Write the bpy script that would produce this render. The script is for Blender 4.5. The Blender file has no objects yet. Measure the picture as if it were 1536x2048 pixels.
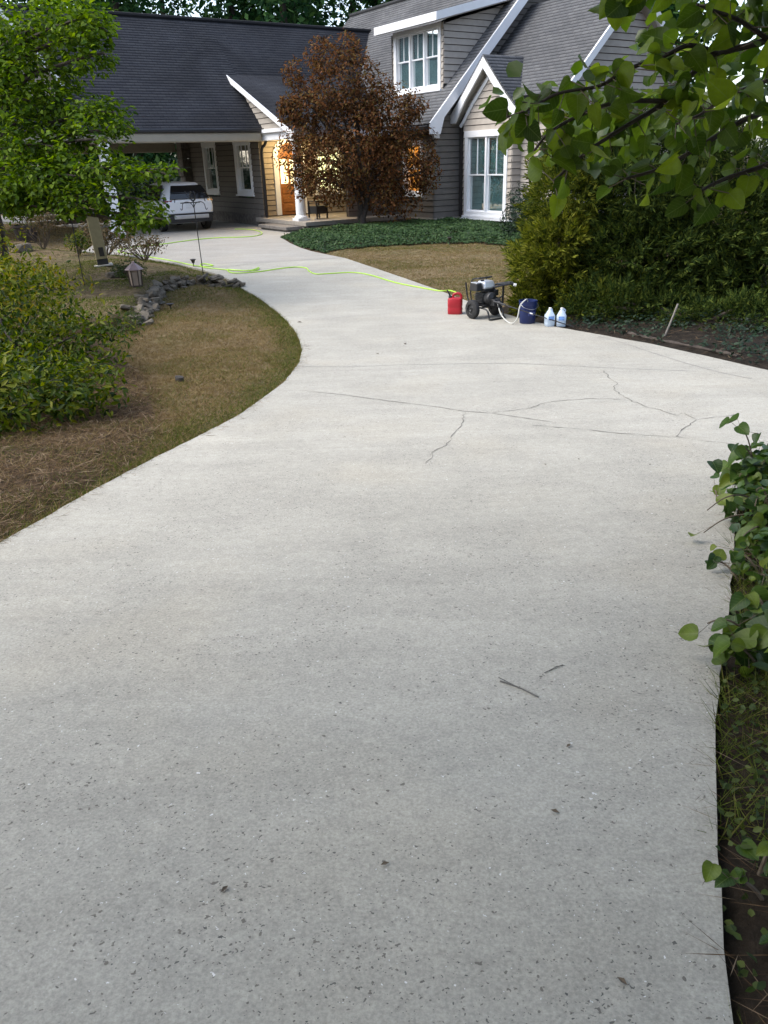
import bpy, math, random
import numpy as np
from mathutils import Vector, Matrix

scene = bpy.context.scene
COL = scene.collection
rng = np.random.default_rng(11)
random.seed(11)

# ------------------------------------------------------------------ camera, sky, sun, exposure
cam_d = bpy.data.cameras.new('camera')
cam = bpy.data.objects.new('camera', cam_d)
COL.objects.link(cam)
cam_d.sensor_fit = 'VERTICAL'
cam_d.sensor_height = 36.0
cam_d.lens = 36.0 * 1560.0 / 2048.0
cam_d.clip_start = 0.05
cam_d.clip_end = 600
_p, _r = math.radians(24.25), math.radians(-1.7)
_F = Vector((0, math.cos(_p), -math.sin(_p)))
_U0 = Vector((0, math.sin(_p), math.cos(_p)))
_R0 = Vector((1, 0, 0))
_R = math.cos(_r) * _R0 + math.sin(_r) * _U0
_U = -math.sin(_r) * _R0 + math.cos(_r) * _U0
_M = Matrix((_R, _U, -_F)).transposed().to_4x4()
_M.translation = Vector((0, 0, 2.5))
cam.matrix_world = _M
scene.camera = cam

SUN_EL, SUN_AZ = math.radians(52), math.radians(-100)     # azimuth from +Y, clockwise
world = bpy.data.worlds.new('World')
scene.world = world
world.use_nodes = True
wn = world.node_tree
for n in list(wn.nodes):
    wn.nodes.remove(n)
w_out = wn.nodes.new('ShaderNodeOutputWorld')
w_bg = wn.nodes.new('ShaderNodeBackground')
w_sky = wn.nodes.new('ShaderNodeTexSky')
w_sky.sky_type = 'NISHITA'
w_sky.sun_disc = False
w_sky.sun_elevation = SUN_EL
w_sky.sun_rotation = SUN_AZ
w_sky.air_density = 1.0
w_sky.dust_density = 2.0
w_sky.ozone_density = 1.0
w_bg.inputs['Strength'].default_value = 0.13
w_hs = wn.nodes.new('ShaderNodeHueSaturation')      # hazy evening air: a paler blue
w_hs.inputs['Saturation'].default_value = 0.78
wn.links.new(w_sky.outputs[0], w_hs.inputs['Color'])
wn.links.new(w_hs.outputs[0], w_bg.inputs[0])
wn.links.new(w_bg.outputs[0], w_out.inputs[0])

sun_d = bpy.data.lights.new('sun', 'SUN')
sun_d.energy = 0.9
sun_d.angle = math.radians(50)
sun_d.color = (1.0, 0.955, 0.87)
sun = bpy.data.objects.new('sun', sun_d)
COL.objects.link(sun)
_sd = Vector((math.sin(SUN_AZ) * math.cos(SUN_EL), math.cos(SUN_AZ) * math.cos(SUN_EL), math.sin(SUN_EL)))
sun.rotation_euler = (-_sd).to_track_quat('-Z', 'Y').to_euler()

scene.view_settings.view_transform = 'Standard'
scene.view_settings.look = 'None'
scene.view_settings.gamma = 1.0
scene.view_settings.exposure = 1.75
scene.view_settings.use_curve_mapping = False
scene.render.engine = 'CYCLES'
scene.cycles.max_bounces = 8
scene.cycles.transparent_max_bounces = 12

# ------------------------------------------------------------------ helpers
def tag(o, label=None, cat=None, group=None, kind=None):
    if label: o['label'] = label
    if cat: o['category'] = cat
    if group: o['group'] = group
    if kind: o['kind'] = kind
    return o

def empty(name, loc=(0, 0, 0), rz=0.0, label=None, cat=None, group=None):
    o = bpy.data.objects.new(name, None)
    COL.objects.link(o)
    o.empty_display_size = 0.1
    o.location = loc
    o.rotation_euler = (0, 0, rz)
    return tag(o, label, cat, group)

def np_mesh(name, V, faces_idx, loop_counts, mat, parent=None, smooth=False, uv=None):
    """V (n,3); faces_idx flat loop vertex indices; loop_counts per face."""
    me = bpy.data.meshes.new(name)
    V = np.asarray(V, dtype=np.float32)
    fi = np.asarray(faces_idx, dtype=np.int32).ravel()
    lc = np.asarray(loop_counts, dtype=np.int32)
    me.vertices.add(len(V)); me.vertices.foreach_set('co', V.ravel())
    me.loops.add(len(fi)); me.loops.foreach_set('vertex_index', fi)
    me.polygons.add(len(lc))
    st = np.concatenate(([0], np.cumsum(lc)[:-1])).astype(np.int32)
    me.polygons.foreach_set('loop_start', st)
    me.polygons.foreach_set('loop_total', lc)
    if smooth:
        me.polygons.foreach_set('use_smooth', np.ones(len(lc), dtype=bool))
    if uv is not None:
        l = me.uv_layers.new(name='UVMap')
        l.data.foreach_set('uv', np.asarray(uv, dtype=np.float32).ravel())
    me.update(calc_edges=True)
    me.validate()
    me.materials.append(mat)
    o = bpy.data.objects.new(name, me)
    COL.objects.link(o)
    if parent is not None:
        o.parent = parent
    return o

class MB:
    def __init__(s):
        s.v = []; s.f = []; s.uv = None
    def add(s, vs, fs):
        b = len(s.v)
        s.v.extend([tuple(map(float, q)) for q in vs])
        s.f.extend([tuple(i + b for i in f) for f in fs])
        return s
    def box(s, c, d, M=None, taper=1.0):
        x, y, z = d[0] / 2, d[1] / 2, d[2] / 2
        t = taper
        vs = [(-x, -y, -z), (x, -y, -z), (x, y, -z), (-x, y, -z), (-x * t, -y * t, z), (x * t, -y * t, z), (x * t, y * t, z), (-x * t, y * t, z)]
        if M is not None:
            vs = [M @ Vector(q) for q in vs]
        vs = [(q[0] + c[0], q[1] + c[1], q[2] + c[2]) for q in vs]
        return s.add(vs, [(0, 3, 2, 1), (4, 5, 6, 7), (0, 1, 5, 4), (1, 2, 6, 5), (2, 3, 7, 6), (3, 0, 4, 7)])
    def hexa(s, lo, hi):
        """lo, hi: four points each, same winding."""
        return s.add(list(lo) + list(hi), [(3, 2, 1, 0), (4, 5, 6, 7), (0, 1, 5, 4), (1, 2, 6, 5), (2, 3, 7, 6), (3, 0, 4, 7)])
    def tube(s, pts, r, n=8, closed=False, caps=True):
        pts = [Vector(q) for q in pts]
        rs = r if isinstance(r, (list, tuple, np.ndarray)) else [r] * len(pts)
        N = len(pts); rings = []
        prev = None
        for i in range(N):
            if closed:
                t = pts[(i + 1) % N] - pts[i - 1]
            else:
                t = pts[min(i + 1, N - 1)] - pts[max(i - 1, 0)]
            if t.length < 1e-9: t = Vector((0, 0, 1))
            t.normalize()
            if prev is None:
                a = Vector((0, 0, 1)) if abs(t.z) < .9 else Vector((1, 0, 0))
                u = t.cross(a).normalized()
            else:
                u = (prev - t * prev.dot(t))
                u = u.normalized() if u.length > 1e-6 else t.orthogonal().normalized()
            prev = u
            w = t.cross(u)
            rings.append([pts[i] + (u * math.cos(2 * math.pi * k / n) + w * math.sin(2 * math.pi * k / n)) * rs[i] for k in range(n)])
        b = len(s.v)
        for rg in rings: s.v.extend([tuple(q) for q in rg])
        for i in range(N if closed else N - 1):
            j = (i + 1) % N
            for k in range(n):
                s.f.append((b + i * n + k, b + i * n + (k + 1) % n, b + j * n + (k + 1) % n, b + j * n + k))
        if caps and not closed:
            s.f.append(tuple(b + k for k in range(n))[::-1])
            s.f.append(tuple(b + (N - 1) * n + k for k in range(n)))
        return s
    def lathe(s, prof, c=(0, 0, 0), n=24, M=None, caps=True):
        b = len(s.v)
        for (r, z) in prof:
            for k in range(n):
                q = Vector((r * math.cos(2 * math.pi * k / n), r * math.sin(2 * math.pi * k / n), z))
                if M is not None: q = M @ q
                s.v.append((q.x + c[0], q.y + c[1], q.z + c[2]))
        for i in range(len(prof) - 1):
            for k in range(n):
                s.f.append((b + i * n + k, b + i * n + (k + 1) % n, b + (i + 1) * n + (k + 1) % n, b + (i + 1) * n + k))
        if caps:
            s.f.append(tuple(b + k for k in range(n))[::-1])
            s.f.append(tuple(b + (len(prof) - 1) * n + k for k in range(n)))
        return s
    def prism(s, poly, f0, f1):
        """poly list of (u,v); f0,f1 map (u,v)->xyz for the two faces."""
        n = len(poly)
        vs = [f0(*q) for q in poly] + [f1(*q) for q in poly]
        return s.add(vs, [tuple(range(n))[::-1], tuple(range(n, 2 * n))] + [(i, (i + 1) % n, n + (i + 1) % n, n + i) for i in range(n)])
    def build(s, name, mat, parent=None, smooth=False, bevel=0.0, loc=None):
        me = bpy.data.meshes.new(name)
        me.from_pydata(s.v, [], s.f)
        me.update()
        me.materials.append(mat)
        if smooth:
            me.polygons.foreach_set('use_smooth', np.ones(len(me.polygons), dtype=bool))
            try: me.set_sharp_from_angle(angle=math.radians(40))
            except Exception: pass
        o = bpy.data.objects.new(name, me)
        COL.objects.link(o)
        if parent is not None: o.parent = parent
        if loc is not None: o.location = loc
        if bevel > 0:
            m = o.modifiers.new('bevel', 'BEVEL'); m.width = bevel; m.segments = 2; m.limit_method = 'ANGLE'; m.angle_limit = math.radians(35)
        return o

def copy_tree(o, parent=None):
    c = o.copy(); COL.objects.link(c); c.parent = parent
    for ch in list(o.children): copy_tree(ch, c)
    return c

def sst(t):
    t = np.clip(t, 0, 1)
    return t * t * (3 - 2 * t)

def smooth_path(pts, sub=6):
    P = [Vector(q) for q in pts]
    out = []
    for i in range(len(P) - 1):
        p0, p1, p2, p3 = P[max(i - 1, 0)], P[i], P[i + 1], P[min(i + 2, len(P) - 1)]
        for k in range(sub):
            t = k / sub
            out.append(0.5 * ((2 * p1) + (-p0 + p2) * t + (2 * p0 - 5 * p1 + 4 * p2 - p3) * t * t + (-p0 + 3 * p1 - 3 * p2 + p3) * t ** 3))
    out.append(P[-1])
    return out

# value noise on numpy arrays
_perm = np.random.default_rng(5).random((64, 64, 64)).astype(np.float32)
def vnoise(P, s):
    q = np.asarray(P, dtype=np.float64) * s + 100.0
    i = np.floor(q).astype(int); f = q - i; f = f * f * (3 - 2 * f)
    r = 0
    for dx in (0, 1):
        for dy in (0, 1):
            for dz in (0, 1):
                w = (f[..., 0] if dx else 1 - f[..., 0]) * (f[..., 1] if dy else 1 - f[..., 1]) * (f[..., 2] if dz else 1 - f[..., 2])
                r = r + w * _perm[(i[..., 0] + dx) % 64, (i[..., 1] + dy) % 64, (i[..., 2] + dz) % 64]
    return r

# ------------------------------------------------------------------ materials
def new_mat(name):
    m = bpy.data.materials.new(name); m.use_nodes = True
    nt = m.node_tree
    b = nt.nodes.get('Principled BSDF')
    return m, nt, b

def N(nt, t, **kw):
    n = nt.nodes.new(t)
    for k, v in kw.items(): setattr(n, k, v)
    return n

def ramp(nt, fac, stops, interp='LINEAR'):
    r = N(nt, 'ShaderNodeValToRGB')
    r.color_ramp.interpolation = interp
    els = r.color_ramp.elements
    els[0].position, els[0].color = stops[0][0], (*stops[0][1], 1)
    els[1].position, els[1].color = stops[-1][0], (*stops[-1][1], 1)
    for p, c in stops[1:-1]:
        e = els.new(p); e.color = (*c, 1)
    nt.links.new(fac, r.inputs[0])
    return r.outputs[0]

def noise(nt, scale, detail=4, rough=.55, coord='Object', vec=None, dist=0.0):
    n = N(nt, 'ShaderNodeTexNoise')
    n.inputs['Scale'].default_value = scale
    n.inputs['Detail'].default_value = detail
    n.inputs['Roughness'].default_value = rough
    n.inputs['Distortion'].default_value = dist
    if vec is None:
        tc = N(nt, 'ShaderNodeTexCoord'); vec = tc.outputs[coord]
    nt.links.new(vec, n.inputs['Vector'])
    return n.outputs['Fac']

def mixc(nt, fac, a, b, mode='MIX'):
    m = N(nt, 'ShaderNodeMix'); m.data_type = 'RGBA'; m.blend_type = mode
    for s, v in ((m.inputs[0], fac), (m.inputs[6], a), (m.inputs[7], b)):
        if hasattr(v, 'is_linked') or hasattr(v, 'links'): nt.links.new(v, s)
        elif isinstance(v, (tuple, list)): s.default_value = (*v[:3], 1)
        else: s.default_value = v
    return m.outputs[2]

def math_(nt, op, a, b=0.5, clamp=False):
    m = N(nt, 'ShaderNodeMath'); m.operation = op; m.use_clamp = clamp
    for s, v in ((m.inputs[0], a), (m.inputs[1], b)):
        if hasattr(v, 'links'): nt.links.new(v, s)
        else: s.default_value = v
    return m.outputs[0]

def bump(nt, b, h, strength=.3, dist=.02):
    n = N(nt, 'ShaderNodeBump'); n.inputs['Strength'].default_value = strength; n.inputs['Distance'].default_value = dist
    nt.links.new(h, n.inputs['Height']); nt.links.new(n.outputs[0], b.inputs['Normal'])

def simple(name, col, rough=.6, metal=0.0, var=.12, scale=8.0, bmp=0.0, bscale=40, spec=.5, objvar=0.0):
    m, nt, b = new_mat(name)
    f = noise(nt, scale, 5)
    c = ramp(nt, f, [(.25, tuple(x * (1 - var) for x in col)), (.75, tuple(min(1, x * (1 + var)) for x in col))])
    if objvar:
        oi = N(nt, 'ShaderNodeObjectInfo')
        v = math_(nt, 'MULTIPLY_ADD', oi.outputs['Random'], objvar)
        v.node.inputs[2].default_value = 1 - objvar / 2
        hs = N(nt, 'ShaderNodeHueSaturation'); nt.links.new(c, hs.inputs['Color']); nt.links.new(v, hs.inputs['Value'])
        c = hs.outputs[0]
    nt.links.new(c, b.inputs['Base Color'])
    b.inputs['Roughness'].default_value = rough
    b.inputs['Metallic'].default_value = metal
    b.inputs['Specular IOR Level'].default_value = spec
    if bmp:
        bump(nt, b, noise(nt, bscale, 4), bmp, .01)
    return m

def leaf_mat(name, cols, trans=.35, rough=.5, spec=.35, vein=None):
    """per-leaf colour variation through the island random value."""
    m, nt, b = new_mat(name)
    g = N(nt, 'ShaderNodeNewGeometry')
    k = len(cols) - 1
    c = ramp(nt, g.outputs['Random Per Island'], [(i / k, cc) for i, cc in enumerate(cols)])
    nt.links.new(c, b.inputs['Base Color'])
    b.inputs['Roughness'].default_value = rough
    b.inputs['Specular IOR Level'].default_value = spec
    tr = N(nt, 'ShaderNodeBsdfTranslucent')
    hs = N(nt, 'ShaderNodeHueSaturation'); hs.inputs['Value'].default_value = 1.5; hs.inputs['Saturation'].default_value = 1.1
    nt.links.new(c, hs.inputs['Color']); nt.links.new(hs.outputs[0], tr.inputs[0])
    mx = N(nt, 'ShaderNodeMixShader'); mx.inputs[0].default_value = trans
    nt.links.new(b.outputs[0], mx.inputs[1]); nt.links.new(tr.outputs[0], mx.inputs[2])
    out = nt.nodes['Material Output']
    nt.links.new(mx.outputs[0], out.inputs[0])
    return m

def concrete_mat(name, light, dark, speck):
    m, nt, b = new_mat(name)
    tc = N(nt, 'ShaderNodeTexCoord'); O = tc.outputs['Object']
    big = noise(nt, .45, 6, .6, vec=O, dist=.6)
    mid = noise(nt, 2.6, 7, .65, vec=O, dist=.3)
    fine = noise(nt, 95, 4, .7, vec=O)
    base = ramp(nt, big, [(.3, dark), (.7, light)])
    base = mixc(nt, math_(nt, 'MULTIPLY', mid, .55), base, tuple(x * .93 for x in dark))
    mps = N(nt, 'ShaderNodeMapping'); mps.inputs['Scale'].default_value = (.55, 2.6, 1); mps.inputs['Rotation'].default_value = (0, 0, .35); nt.links.new(O, mps.inputs[0])
    sm = noise(nt, 1.3, 6, .65, vec=mps.outputs[0], dist=.5)
    base = mixc(nt, 1.0, base, ramp(nt, sm, [(.3, (.90, .90, .90)), (.7, (1.08, 1.08, 1.08))]), 'MULTIPLY')
    warm = noise(nt, .9, 3, .5, vec=O)
    base = mixc(nt, math_(nt, 'MULTIPLY', ramp(nt, warm, [(.52, (0, 0, 0)), (.72, (1, 1, 1))]), .35), base, (light[0] * .95, light[1] * .90, light[2] * .82))
    grain = ramp(nt, fine, [(.33, (.74, .74, .74)), (.68, (1.15, 1.15, 1.14))])
    base = mixc(nt, 1.0, base, grain, 'MULTIPLY')
    base = mixc(nt, 1.0, base, ramp(nt, noise(nt, 19, 5, .65, vec=O, dist=.4), [(.32, (.90, .90, .90)), (.68, (1.07, 1.07, 1.07))]), 'MULTIPLY')
    # exposed aggregate: dark stones and pits in patches, a few white ones, at two sizes
    patch = ramp(nt, noise(nt, 1.35, 5, .62, vec=O, dist=.5), [(.42, (0, 0, 0)), (.70, (1, 1, 1))])
    base = mixc(nt, math_(nt, 'MULTIPLY', patch, .16), base, (.20, .19, .165))
    spots = []
    for sc, dens, seed in ((1.0, speck, 0.0), (1.9, speck * .8, 7.3)):
        mp = N(nt, 'ShaderNodeMapping'); mp.inputs['Scale'].default_value = (64 * sc, 70 * sc, 64 * sc); mp.inputs['Rotation'].default_value = (0, 0, seed); mp.inputs['Location'].default_value = (seed, seed, 0)
        nt.links.new(O, mp.inputs[0])
        warp = N(nt, 'ShaderNodeTexNoise'); warp.inputs['Scale'].default_value = 62 * sc; nt.links.new(O, warp.inputs['Vector'])
        add = N(nt, 'ShaderNodeVectorMath'); add.operation = 'MULTIPLY_ADD'
        nt.links.new(warp.outputs['Color'], add.inputs[0]); add.inputs[1].default_value = (1.9, 1.9, 1.9); nt.links.new(mp.outputs[0], add.inputs[2])
        vo = N(nt, 'ShaderNodeTexVoronoi'); vo.feature = 'F1'; vo.inputs['Scale'].default_value = 1.0
        nt.links.new(add.outputs[0], vo.inputs['Vector'])
        sep = N(nt, 'ShaderNodeSeparateColor'); nt.links.new(vo.outputs['Color'], sep.inputs[0])
        thr = math_(nt, 'MULTIPLY_ADD', patch, dens); thr.node.inputs[2].default_value = .015
        pick = math_(nt, 'LESS_THAN', sep.outputs[0], thr)
        small = math_(nt, 'LESS_THAN', vo.outputs['Distance'], math_(nt, 'MULTIPLY', sep.outputs[1], .40))
        spot = math_(nt, 'MULTIPLY', pick, small)
        wpick = math_(nt, 'MULTIPLY', math_(nt, 'GREATER_THAN', sep.outputs[2], .981), math_(nt, 'LESS_THAN', vo.outputs['Distance'], .24))
        base = mixc(nt, math_(nt, 'MULTIPLY', spot, .88), base, ramp(nt, sep.outputs[1], [(.2, (.02, .02, .02)), (.6, (.065, .065, .06)), (.9, (.13, .115, .095))]))
        base = mixc(nt, math_(nt, 'MULTIPLY', wpick, .75), base, (.72, .71, .68))
        spots.append(spot)
    spot = math_(nt, 'MAXIMUM', spots[0], spots[1])
    nt.links.new(base, b.inputs['Base Color'])
    b.inputs['Roughness'].default_value = .82
    b.inputs['Specular IOR Level'].default_value = .35
    h = math_(nt, 'SUBTRACT', math_(nt, 'MULTIPLY', fine, .5), math_(nt, 'MULTIPLY', spot, .9))
    h2 = math_(nt, 'ADD', h, math_(nt, 'MULTIPLY', noise(nt, 28, 4, .6, vec=O), .5))
    bump(nt, b, h2, .55, .006)
    return m

M = {}
M['concrete'] = concrete_mat('concrete', (.420, .400, .343), (.360, .342, .290), .46)
M['concrete_court'] = concrete_mat('concrete_court', (.385, .366, .325), (.32, .302, .268), .12)
M['crack'] = simple('crack_dirt', (.15, .14, .12), .95, var=.35, scale=12)
M['joint'] = simple('joint_dirt', (.27, .26, .24), .95, var=.3, scale=6)

def soil_mat():
    m, nt, b = new_mat('soil')
    tc = N(nt, 'ShaderNodeTexCoord'); O = tc.outputs['Object']
    at = N(nt, 'ShaderNodeAttribute'); at.attribute_name = 'lawn'
    mu = ramp(nt, noise(nt, 9, 8, .7, vec=O), [(.3, (.022, .015, .008)), (.5, (.055, .036, .019)), (.72, (.12, .082, .044))])
    la = ramp(nt, noise(nt, 7, 8, .68, vec=O), [(.3, (.085, .062, .033)), (.5, (.155, .115, .062)), (.72, (.24, .19, .11))])
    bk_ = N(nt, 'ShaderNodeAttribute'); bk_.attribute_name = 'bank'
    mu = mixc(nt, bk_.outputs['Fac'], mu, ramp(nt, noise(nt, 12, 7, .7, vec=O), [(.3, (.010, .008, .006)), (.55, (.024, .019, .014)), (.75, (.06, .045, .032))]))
    gr = ramp(nt, noise(nt, 1.1, 5, .6, vec=O, dist=.4), [(.5, (0, 0, 0)), (.68, (1, 1, 1))])
    la = mixc(nt, math_(nt, 'MULTIPLY', gr, .6), la, (.075, .085, .03))
    f = math_(nt, 'ADD', at.outputs['Fac'], math_(nt, 'MULTIPLY_ADD', noise(nt, 5, 5, .6, vec=O), .7))
    f.node.inputs[1].links[0].from_node.inputs[2].default_value = -.35
    f = ramp(nt, f, [(.35, (0, 0, 0)), (.65, (1, 1, 1))])
    nt.links.new(mixc(nt, f, mu, la), b.inputs['Base Color'])
    b.inputs['Roughness'].default_value = .95
    b.inputs['Specular IOR Level'].default_value = .15
    bump(nt, b, noise(nt, 26, 6, .7, vec=O), .9, .03)
    return m
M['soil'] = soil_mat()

def shingle_mat(name, c0, c1, streak):
    m, nt, b = new_mat(name)
    uv = N(nt, 'ShaderNodeTexCoord').outputs['UV']
    br = N(nt, 'ShaderNodeTexBrick')
    br.inputs['Scale'].default_value = 1.0
    br.inputs['Brick Width'].default_value = .30
    br.inputs['Row Height'].default_value = .143
    br.inputs['Mortar Size'].default_value = .006
    br.inputs['Color1'].default_value = (*c0, 1); br.inputs['Color2'].default_value = (*c1, 1)
    br.inputs['Mortar'].default_value = (*[x * .35 for x in c0], 1)
    nt.links.new(uv, br.inputs['Vector'])
    fine = ramp(nt, noise(nt, 60, 4, .7), [(.3, (.7, .7, .7)), (.7, (1.3, 1.3, 1.3))])
    c = mixc(nt, 1.0, br.outputs[0], fine, 'MULTIPLY')
    st = ramp(nt, noise(nt, .28, 5, .55, dist=1.2), [(.38, (streak, streak, streak)), (.62, (1.15, 1.15, 1.15))])
    c = mixc(nt, 1.0, c, st, 'MULTIPLY')
    nt.links.new(c, b.inputs['Base Color'])
    b.inputs['Roughness'].default_value = .9
    b.inputs['Specular IOR Level'].default_value = .3
    bump(nt, b, noise(nt, 45, 3, .6), .5, .01)
    return m
M['shingle_dark'] = shingle_mat('shingle_dark', (.030, .032, .039), (.041, .043, .049), .72)
M['shingle_grey'] = shingle_mat('shingle_grey', (.098, .101, .107), (.128, .130, .134), .82)
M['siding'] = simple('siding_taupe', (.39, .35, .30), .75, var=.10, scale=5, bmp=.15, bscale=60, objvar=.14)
M['siding_gap_shade'] = simple('siding_gap_shade', (.035, .03, .027), .9, var=.2)  # near-black backing colour stands in for the shadow lines between boards
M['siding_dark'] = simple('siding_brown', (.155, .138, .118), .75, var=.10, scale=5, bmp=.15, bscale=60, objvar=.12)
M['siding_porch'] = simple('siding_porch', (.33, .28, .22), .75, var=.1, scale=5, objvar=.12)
M['trim'] = simple('white_trim', (.80, .81, .82), .5, var=.04, scale=3)
M['beam'] = simple('cream_beam', (.31, .285, .225), .6, var=.06, scale=3)
M['soffit'] = simple('soffit', (.36, .34, .31), .7, var=.06)
M['gutter'] = simple('dark_gutter', (.018, .018, .02), .4, var=.1)
M['stone_base'] = simple('stone_base', (.14, .125, .11), .9, var=.5, scale=9, bmp=.5, bscale=25)
M['porch_floor'] = simple('porch_floor', (.30, .27, .23), .8, var=.15)
M['slate'] = simple('step_slate', (.17, .155, .14), .85, var=.35, scale=10, bmp=.4, bscale=30)
M['door_wood'] = simple('door_wood', (.30, .115, .032), .4, var=.3, scale=6)
M['curtain'] = simple('curtain', (.62, .74, .74), .9, var=.08, scale=4)
M['curtain_dim'] = simple('curtain_dim', (.10, .105, .10), .9, var=.12, scale=4)
M['black_metal'] = simple('black_metal', (.012, .012, .013), .38, var=.2, spec=.5)
M['black_plastic'] = simple('black_plastic', (.018, .018, .019), .45, var=.2)
M['rubber'] = simple('rubber', (.015, .015, .015), .8, var=.25, scale=20)
M['engine'] = simple('engine_grey', (.045, .045, .045), .45, .4, var=.4, scale=14)
M['silver'] = simple('silver_tank', (.62, .64, .66), .28, .55, var=.06)
M['steel'] = simple('bare_steel', (.5, .5, .5), .35, .9, var=.15)
M['red_plastic'] = simple('red_plastic', (.36, .012, .022), .42, var=.10, scale=4)
M['blue_plastic'] = simple('blue_plastic', (.006, .016, .085), .42, var=.12, scale=6)
M['white_plastic'] = simple('white_plastic', (.72, .72, .70), .5, var=.05)
M['hose_grey'] = simple('hose_grey', (.50, .50, .46), .5, var=.08)
M['hose_green'] = simple('hose_green', (.40, .66, .06), .45, var=.08)
M['copper'] = simple('copper_roof', (.36, .26, .25), .5, .3, var=.15)
M['lantern_wood'] = simple('lantern_frame', (.05, .032, .022), .6, var=.25)
M['post_tan'] = simple('post_tan', (.28, .235, .125), .7, var=.15, scale=10)
M['post_cap'] = simple('post_cap', (.24, .24, .25), .5, var=.1)
M['dark_bronze'] = simple('dark_bronze', (.03, .024, .02), .5, var=.2)
M['terracotta_dark'] = simple('pot_dark', (.045, .033, .028), .7, var=.2)
M['rock'] = simple('field_stone', (.115, .096, .070), .9, var=.55, scale=11, bmp=.7, bscale=22, objvar=.5)
M['rock_dark'] = simple('dark_stone', (.035, .03, .025), .9, var=.4, scale=14, bmp=.4)
M['rock_pale'] = simple('pale_stone', (.42, .40, .36), .9, var=.25, scale=11, bmp=.5, bscale=22)
M['bark'] = simple('bark', (.055, .043, .034), .9, var=.5, scale=16, bmp=.8, bscale=30)
M['bark_grey'] = simple('bark_grey', (.10, .09, .08), .9, var=.4, scale=14, bmp=.7, bscale=30)
M['twig'] = simple('twig', (.10, .075, .05), .9, var=.3)
M['twig_grey'] = simple('twig_grey', (.10, .095, .085), .9, var=.3)
M['stake'] = simple('weathered_stake', (.22, .20, .175), .9, var=.25, scale=20)
M['car_white'] = simple('car_paint', (.70, .72, .74), .22, var=.02, spec=.6)
M['car_black'] = simple('car_trim', (.012, .012, .013), .5, var=.1)
M['car_glass'] = simple('car_glass', (.006, .007, .008), .06, var=.05, spec=.6)
M['car_silver'] = simple('car_silver', (.48, .48, .49), .35, .5, var=.05)
M['tail_red'] = simple('tail_red', (.16, .008, .010), .2, var=.1)
M['plate'] = simple('plate', (.60, .62, .64), .5, var=.15, scale=14)
M['rim'] = simple('rim', (.22, .22, .23), .35, .7, var=.1)

def glass_mat(name, fac, tint=(1, 1, 1)):
    m, nt, b = new_mat(name)
    tp = N(nt, 'ShaderNodeBsdfTransparent'); tp.inputs[0].default_value = (*tint, 1)
    gl = N(nt, 'ShaderNodeBsdfGlossy'); gl.inputs['Roughness'].default_value = .03
    fr = N(nt, 'ShaderNodeFresnel'); fr.inputs[0].default_value = 1.5
    f = math_(nt, 'MULTIPLY_ADD', fr.outputs[0], .7); f.node.inputs[2].default_value = fac
    mx = N(nt, 'ShaderNodeMixShader'); nt.links.new(f, mx.inputs[0])
    nt.links.new(tp.outputs[0], mx.inputs[1]); nt.links.new(gl.outputs[0], mx.inputs[2])
    nt.links.new(mx.outputs[0], nt.nodes['Material Output'].inputs[0])
    return m
M['glass'] = glass_mat('window_glass', .03, (.86, .97, .97))
M['lantern_glass'] = simple('lantern_glass', (.34, .26, .20), .4, var=.2)

def jug_mat():
    m, nt, b = new_mat('jug_plastic')
    b.inputs['Base Color'].default_value = (.70, .80, .90, 1)
    b.inputs['Roughness'].default_value = .35
    tr = N(nt, 'ShaderNodeBsdfTranslucent'); tr.inputs[0].default_value = (.75, .85, .95, 1)
    mx = N(nt, 'ShaderNodeMixShader'); mx.inputs[0].default_value = .45
    nt.links.new(b.outputs[0], mx.inputs[1]); nt.links.new(tr.outputs[0], mx.inputs[2])
    nt.links.new(mx.outputs[0], nt.nodes['Material Output'].inputs[0])
    return m
M['jug'] = jug_mat()
M['jug_label'] = simple('jug_label', (.16, .30, .62), .5, var=.5, scale=30)

def emit_mat(name, col, s, var=.3, scale=3):
    m, nt, b = new_mat(name)
    f = noise(nt, scale, 3)
    c = ramp(nt, f, [(.3, tuple(x * (1 - var) for x in col)), (.7, col)])
    nt.links.new(c, b.inputs['Emission Color']); b.inputs['Emission Strength'].default_value = s
    nt.links.new(c, b.inputs['Base Color'])
    return m
M['lit_orange'] = emit_mat('lit_curtain_orange', (1.0, .36, .05), 1.1, .55, 5)
M['lit_cream'] = emit_mat('lit_room_cream', (1.0, .80, .42), 1.0, .35, 3)
M['bulb'] = emit_mat('bulb', (1.0, .82, .5), 14, 0)

G = {}
G['dogwood'] = leaf_mat('dogwood_leaf', [(.022, .048, .006), (.052, .100, .009), (.100, .165, .013), (.17, .24, .022)], .42, .6, .12)
G['azalea'] = leaf_mat('azalea_leaf', [(.012, .028, .003), (.034, .062, .004), (.085, .120, .005), (.175, .18, .009)], .36, .5, .2)
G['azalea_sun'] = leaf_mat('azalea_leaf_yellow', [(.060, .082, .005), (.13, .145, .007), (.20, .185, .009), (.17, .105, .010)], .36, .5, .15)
G['maple'] = leaf_mat('maple_leaf', [(.026, .018, .010), (.075, .038, .018), (.19, .080, .034), (.125, .095, .032)], .28, .85, .06)
G['gold'] = leaf_mat('gold_conifer', [(.026, .038, .006), (.065, .082, .010), (.130, .145, .016), (.235, .235, .035)], .30, .8, .08)
G['conifer'] = leaf_mat('green_conifer', [(.009, .018, .005), (.020, .036, .008), (.042, .066, .012), (.085, .105, .018)], .2, .8, .08)
G['midconifer'] = leaf_mat('mid_conifer', [(.016, .028, .005), (.040, .058, .008), (.085, .105, .012), (.17, .175, .022)], .24, .8, .08)
G['dark'] = leaf_mat('dark_shrub', [(.005, .014, .007), (.012, .028, .013), (.020, .042, .018)], .15, .55, .25)
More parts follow.
